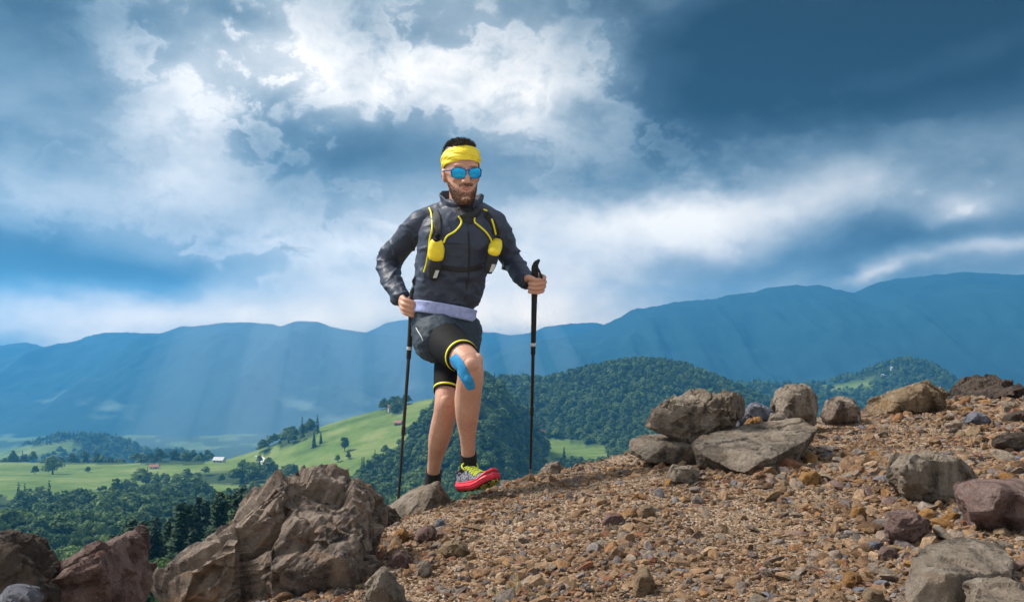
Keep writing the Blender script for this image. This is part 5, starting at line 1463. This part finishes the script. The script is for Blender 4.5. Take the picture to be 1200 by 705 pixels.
# ---- sunglasses
def sunglasses():
    m, t, b = mat_new('blue_mirror_lens'); c = coords(t, 'Generated')
    sp = t.nodes.new('ShaderNodeSeparateXYZ'); t.links.new(c.s, sp.inputs[0])
    k = ramp(t, S(t, sp.outputs[2]), [(0., (.01, .16, .30)), (.55, (.015, .34, .60)), (1., (.04, .50, .80))]); t.links.new(k.s, b.inputs['Base Color'])
    b.inputs['Metallic'].default_value = .75; b.inputs['Roughness'].default_value = .12
    fm = simple_mat('blue_frame', (.010, .085, .30), .35, .1, 60.)
    def lp(x, py, out=0.):
        return hl(x, -.1135 + (abs(x) / .075) ** 2 * .030 - out, py)
    par = None
    def outline(s, grow):
        pts = []
        for k in range(36):
            a = k * 6.28319 / 36; cs, sn = math.cos(a), math.sin(a); ex = 2.9
            x = math.copysign(abs(cs) ** (2 / ex), cs) * (.0300 + grow); y = math.copysign(abs(sn) ** (2 / ex), sn) * (5.9 + grow / PXM)
            y2 = 203.0 - y - (.9 if (cs * s > 0) else 0.) * (1 if sn > 0 else .2)
            pts.append((s * .0365 + x, y2))
        return pts
    bm = bmesh.new()
    for s in (-1, 1):
        o_, i_ = outline(s, .0020), outline(s, -.0006)
        A = [bm.verts.new(lp(x, y, .003)) for x, y in o_]; B = [bm.verts.new(lp(x, y, .003)) for x, y in i_]
        C = [bm.verts.new(lp(x, y, -.003)) for x, y in o_]; D = [bm.verts.new(lp(x, y, -.003)) for x, y in i_]
        for k in range(36):
            q = (k + 1) % 36
            for r1, r2 in ((A, B), (B, D), (D, C), (C, A)): bm.faces.new((r1[k], r1[q], r2[q], r2[k]))
    limb(bm, [tuple(lp(-.011, 200)) + (.0028,), tuple(lp(0, 199, .002)) + (.003,), tuple(lp(.011, 200)) + (.0028,)], 4, 10)
    par = pchild('sunglasses', bm_me(bm), fm)
    for s in (-1, 1):
        bm = bmesh.new(); i_ = outline(s, 0.); cx_, cy_ = np.mean(i_, 0); rings = []
        for f_ in (1., .75, .5, .25, .02): rings.append([lp(cx_ + (x - cx_) * f_, cy_ + (y - cy_) * f_, .0035 * (1 - f_ * f_) + .0005) for x, y in i_])
        loft_rings(bm, rings, False); pchild('lens', bm_me(bm), m, par)
        bm = bmesh.new(); limb(bm, [tuple(lp(s * .069, 199.5)) + (.0026, .0038), tuple(hl(s * .079, -.05, 200)) + (.0022, .0036), tuple(hl(s * .083, .005, 201)) + (.0022, .0036), tuple(hl(s * .082, .03, 207)) + (.002, .003)], 5, 10)
        pchild('temple_arm', bm_me(bm), fm, par)
sunglasses()
# ---- shoes and socks
M_SHOEU = None
def shoe_mats():
    m, t, b = mat_new('shoe_mesh'); c = coords(t); n = noise_n(t, c, 34., 3, .5, dist=.6); n2 = voro(t, c, 420.)
    k = ramp(t, n, [(.42, (.035, .030, .045)), (.49, (.10, .085, .125)), (.53, (.26, .26, .30)), (.58, (.06, .05, .07))], 'EASE')
    t.links.new(k.s, b.inputs['Base Color']); b.inputs['Roughness'].default_value = .7; bump(t, b, n2, .4, .002); return m
M_SHOEU = shoe_mats()
M_RED = simple_mat('red_foam', (.62, .022, .045), .5, .15, 40., bumps=.2, bscale=60.); M_LUG = simple_mat('lug_rubber', (.36, .30, .03), .7, .3, 80.); M_DRUB = simple_mat('dark_rubber', (.02, .02, .018), .7, .3, 60.)
M_LACE = simple_mat('lime_lace', (.55, .62, .05), .6, .15, 120.); M_LINER = simple_mat('shoe_liner', (.03, .03, .035), .8, .2, 60.); M_SOCK = simple_mat('black_sock', (.009, .009, .010), .85, .3, 90., bumps=.4, bscale=260.)
def shoe(M):
    """local frame: +y toe, z up, sole at 0, heel at y=0; M places it in the world"""
    def W(x, y, z): return M @ Vector((x, y, z))
    LEN = .292
    def hwid(s): return float(np.interp(s, [0, .03, .1, .25, .42, .6, .75, .87, .95, 1.], [.004, .024, .035, .038, .037, .044, .049, .046, .034, .006]))
    def cxo(s): return float(np.interp(s, [0, .4, .7, 1.], [0, .002, -.003, -.010]))
    def spring(s): return float(np.interp(s, [0, .12, .3, .62, .8, 1.], [.010, .002, 0, 0, .008, .030]))
    def strip(z0, z1, grow0, grow1, name, mat, parent=None, bulge=0.):
        bm = bmesh.new(); rings = []; N = 64
        ss = [.5 - .5 * math.cos(math.pi * i / N) for i in range(N + 1)]
        lv = [(0, grow0), (.5, (grow0 + grow1) / 2 + bulge), (1, grow1)]
        for u, g in lv:
            r = []
            for s in ss: r.append(W(cxo(s) + hwid(s) + g * min(1, hwid(s) / .02), s * LEN, spring(s) + z0(s) + (z1(s) - z0(s)) * u))
            for s in ss[::-1]: r.append(W(cxo(s) - hwid(s) - g * min(1, hwid(s) / .02), s * LEN, spring(s) + z0(s) + (z1(s) - z0(s)) * u))
            rings.append(r)
        loft_rings(bm, rings, True); return pchild(name, bm_me(bm), mat, parent, smooth=True)
    # upper
    bm = bmesh.new(); rings = []
    tops = lambda s: float(np.interp(s, [0, .04, .12, .2, .3, .38, .5, .65, .8, .92, 1.], [.070, .092, .098, .094, .096, .100, .086, .068, .055, .047, .034]))
    for i in range(25):
        s = .01 + .98 * i / 24; hw = max(hwid(s) - .002, .006); top = tops(s); r = []
        for k in range(24):
            a = math.pi * 2 * k / 24; x = math.cos(a); z = math.sin(a)
            nar = 1. if z < 0 else 1. - (.42 if s < .45 else .30) * z ** 1.3
            r.append(W(cxo(s) + math.copysign(abs(x) ** .75, x) * hw * nar, s * LEN, spring(s) + .026 + (top - .026) * (max(z, -.15) ** .9 if z > 0 else z * .1)))
        rings.append(r)
    loft_rings(bm, rings); root = pchild('shoe', bm_me(bm), M_SHOEU)
    strip(lambda s: .006, lambda s: .036 + .006 * max(0, (.25 - s) / .25) - .004 * max(0, (s - .6) / .4), .001, -.001, 'midsole', M_RED, root, .004)
    strip(lambda s: .037, lambda s: .041 + .010 * max(0, (s - .86) / .14), -.0005, -.003, 'midsole_rand', M_RED, root, .0)
    strip(lambda s: .024, lambda s: .0262, .0052, .0052, 'midsole_groove', M_RED, root, .0008)
    strip(lambda s: .003, lambda s: .010, -.002, .0, 'outsole', M_DRUB, root)
    rr = random.Random(2); lug = bmesh.new()
    for i in range(19):
        for k in range(7):
            s = .03 + .95 * i / 18; x = (k / 3. - 1) * .86 + (.12 if i % 2 else -.12)
            if abs(x) > .95: continue
            c = Vector((cxo(s) + x * hwid(s), s * LEN, spring(s))); a = .0040
            b2 = bmesh.new(); box(b2, -a, a, -a * .8, a * .8, -.0015, .006)
            for v in b2.verts: v.co = W(*(c + Matrix.Rotation(rr.uniform(-.5, .5), 3, 'Z') @ v.co))
            me = bpy.data.meshes.new('l'); b2.to_mesh(me); b2.free(); pchild('lug', me, M_LUG if (i * 3 + k) % 4 else M_DRUB, root, False)
    lug.free()
    # laces: crossing rows and a bow
    def topz(s, x): return spring(s) + tops(s) + .003 - (x / .03) ** 2 * .012
    for i in range(6):
        s = .36 + .058 * i; x0 = .021 + .002 * i
        for sg in (1, -1):
            pts = [W(cxo(s) + sg * x0 * (1 - 2 * u), (s + .045 * u) * LEN, topz(s + .045 * u, x0 * (1 - 2 * u)) + .002) for u in (0, .25, .5, .75, 1)]
            tube_obj('lace', pts, .0027, M_LACE, root, 3, 8, flat=.6)
    for sg in (1, -1):
        pts = [W(0, .37 * LEN, tops(.37) + .006), W(sg * .018, .36 * LEN, tops(.37) + .018), W(sg * .036, .38 * LEN, tops(.37) + .008), W(sg * .030, .42 * LEN, tops(.4) - .008), W(sg * .004, .38 * LEN, tops(.37) + .006)]
        tube_obj('lace', pts, .0036, M_LACE, root, 5, 8, flat=.6)
    # collar liner and pull tab
    bm = bmesh.new(); pts = [tuple(W(math.cos(a) * .030, (.165 + math.sin(a) * .135) * LEN, .094 + .004 * math.sin(a) - .008 * (abs(math.cos(a)) > .8))) + (.0042,) for a in [k * 6.28319 / 16 for k in range(17)]]
    limb(bm, pts, 2, 8, cap=True); pchild('shoe_collar', bm_me(bm), M_LINER, root)
    return root
def shoe_frame(heel, fwd, up):
    f = Vector(fwd).normalized(); u = Vector(up); u = (u - f * u.dot(f)).normalized(); r = f.cross(u)
    M = Matrix((r, f, u)).transposed().to_4x4(); M.translation = Vector(heel); return M
FA = K(549, 541, -.15)                                       # front ankle
ff = Vector((.50, -.84, .19)).normalized()
MF = shoe_frame(FA - ff * .062 + Vector((-.002, 0, -.123)), ff, Vector((-.10, 0, 1)))
shoe(MF)
BA = K(507, 570, .13); fb_ = Vector((.10, -1., -.06)).normalized()
MB = shoe_frame(BA - fb_ * .062 + Vector((0, 0, -.098)), fb_, Vector((0, 0, 1)))
shoe(MB)
open_tube(leg_tube(LEG_R, .862, 1.0, .0045), 'sock', M_SOCK, None, .003, .0015, 561, 40.)
open_tube(leg_tube(LEG_L, .835, 1.0, .0045), 'sock', M_SOCK, None, .003, .0015, 563, 40.)
# ------------------------------------------------------------------ trekking poles
M_FOAM = simple_mat('grip_foam', (.012, .012, .013), .8, .3, 80., bumps=.3, bscale=300.); M_SHAFT = simple_mat('carbon_shaft', (.012, .012, .014), .3, .2, 60.); M_STEEL = simple_mat('steel_tip', (.35, .35, .36), .35, .1, 60., metallic=.9)
def pole(top, tip, gl, label, strap):
    e = empty('trekking_pole', tip); tag(e, label, 'pole', 'trekking poles')
    def part(name, pts, mat, par=None, sub=4, n=14):
        bm = bmesh.new(); limb(bm, pts, sub, n); me = bm_me(bm, name); me.materials.append(mat); me.shade_smooth()
        o = bpy.data.objects.new(name, me); col.objects.link(o); o.parent = par or e
        if par is None: o.location = -Vector(tip)
        return o
    ax = (tip - top); L = ax.length; ax.normalize(); A = lambda s: top + ax * s
    g = part('grip', [tuple(A(0)) + (.015,), tuple(A(.02)) + (.0165,), tuple(A(.05)) + (.0135,), tuple(A(.09)) + (.0145,), tuple(A(.13)) + (.0135,), tuple(A(.17)) + (.0125,), tuple(A(gl * .7)) + (.0118,), tuple(A(gl)) + (.0105,)], M_FOAM)
    part('grip_head', [tuple(A(.006) + Vector((-.006, -.004, 0))) + (.010,), tuple(A(-.012) + Vector((.004, -.006, 0))) + (.012,), tuple(A(-.026) + Vector((.016, -.01, 0))) + (.0065,)], M_FOAM, g)
    part('ring', [tuple(A(gl - .05)) + (.0118,), tuple(A(gl - .04)) + (.0118,)], M_GREYL, g)
    part('upper_shaft', [tuple(A(gl - .02)) + (.0078,), tuple(A(gl + (L - gl) * .45)) + (.0074,)], M_SHAFT)
    part('lower_shaft', [tuple(A(gl + (L - gl) * .42)) + (.0066,), tuple(A(L - .03)) + (.0058,)], M_SHAFT)
    part('clamp', [tuple(A(gl + (L - gl) * .43)) + (.0095,), tuple(A(gl + (L - gl) * .43 + .03)) + (.0095,)], M_FOAM)
    part('tip', [tuple(A(L - .04)) + (.0062,), tuple(A(L - .012)) + (.0045,), tuple(A(L)) + (.0022,)], M_STEEL)
    part('strap', [tuple(p) + (.0052, .0022) for p in strap], M_FOAM, None, 6, 10)
    return e
pole(LP_TOP, LP_TIP, .30, "black trekking pole in the runner's hand beside his belt", [K(484.5, 340, -.03), K(486.5, 335, -.04), K(484, 330, -.045), K(486, 326, -.05), K(491, 322, -.06), K(497, 319, -.07)])
pole(RP_TOP, RP_TIP, .40, "black trekking pole held out from the body, tip on the bare crest", [K(627.5, 311, -.035), K(631, 316, -.05), K(634, 323, -.06), K(635, 327, -.05)])
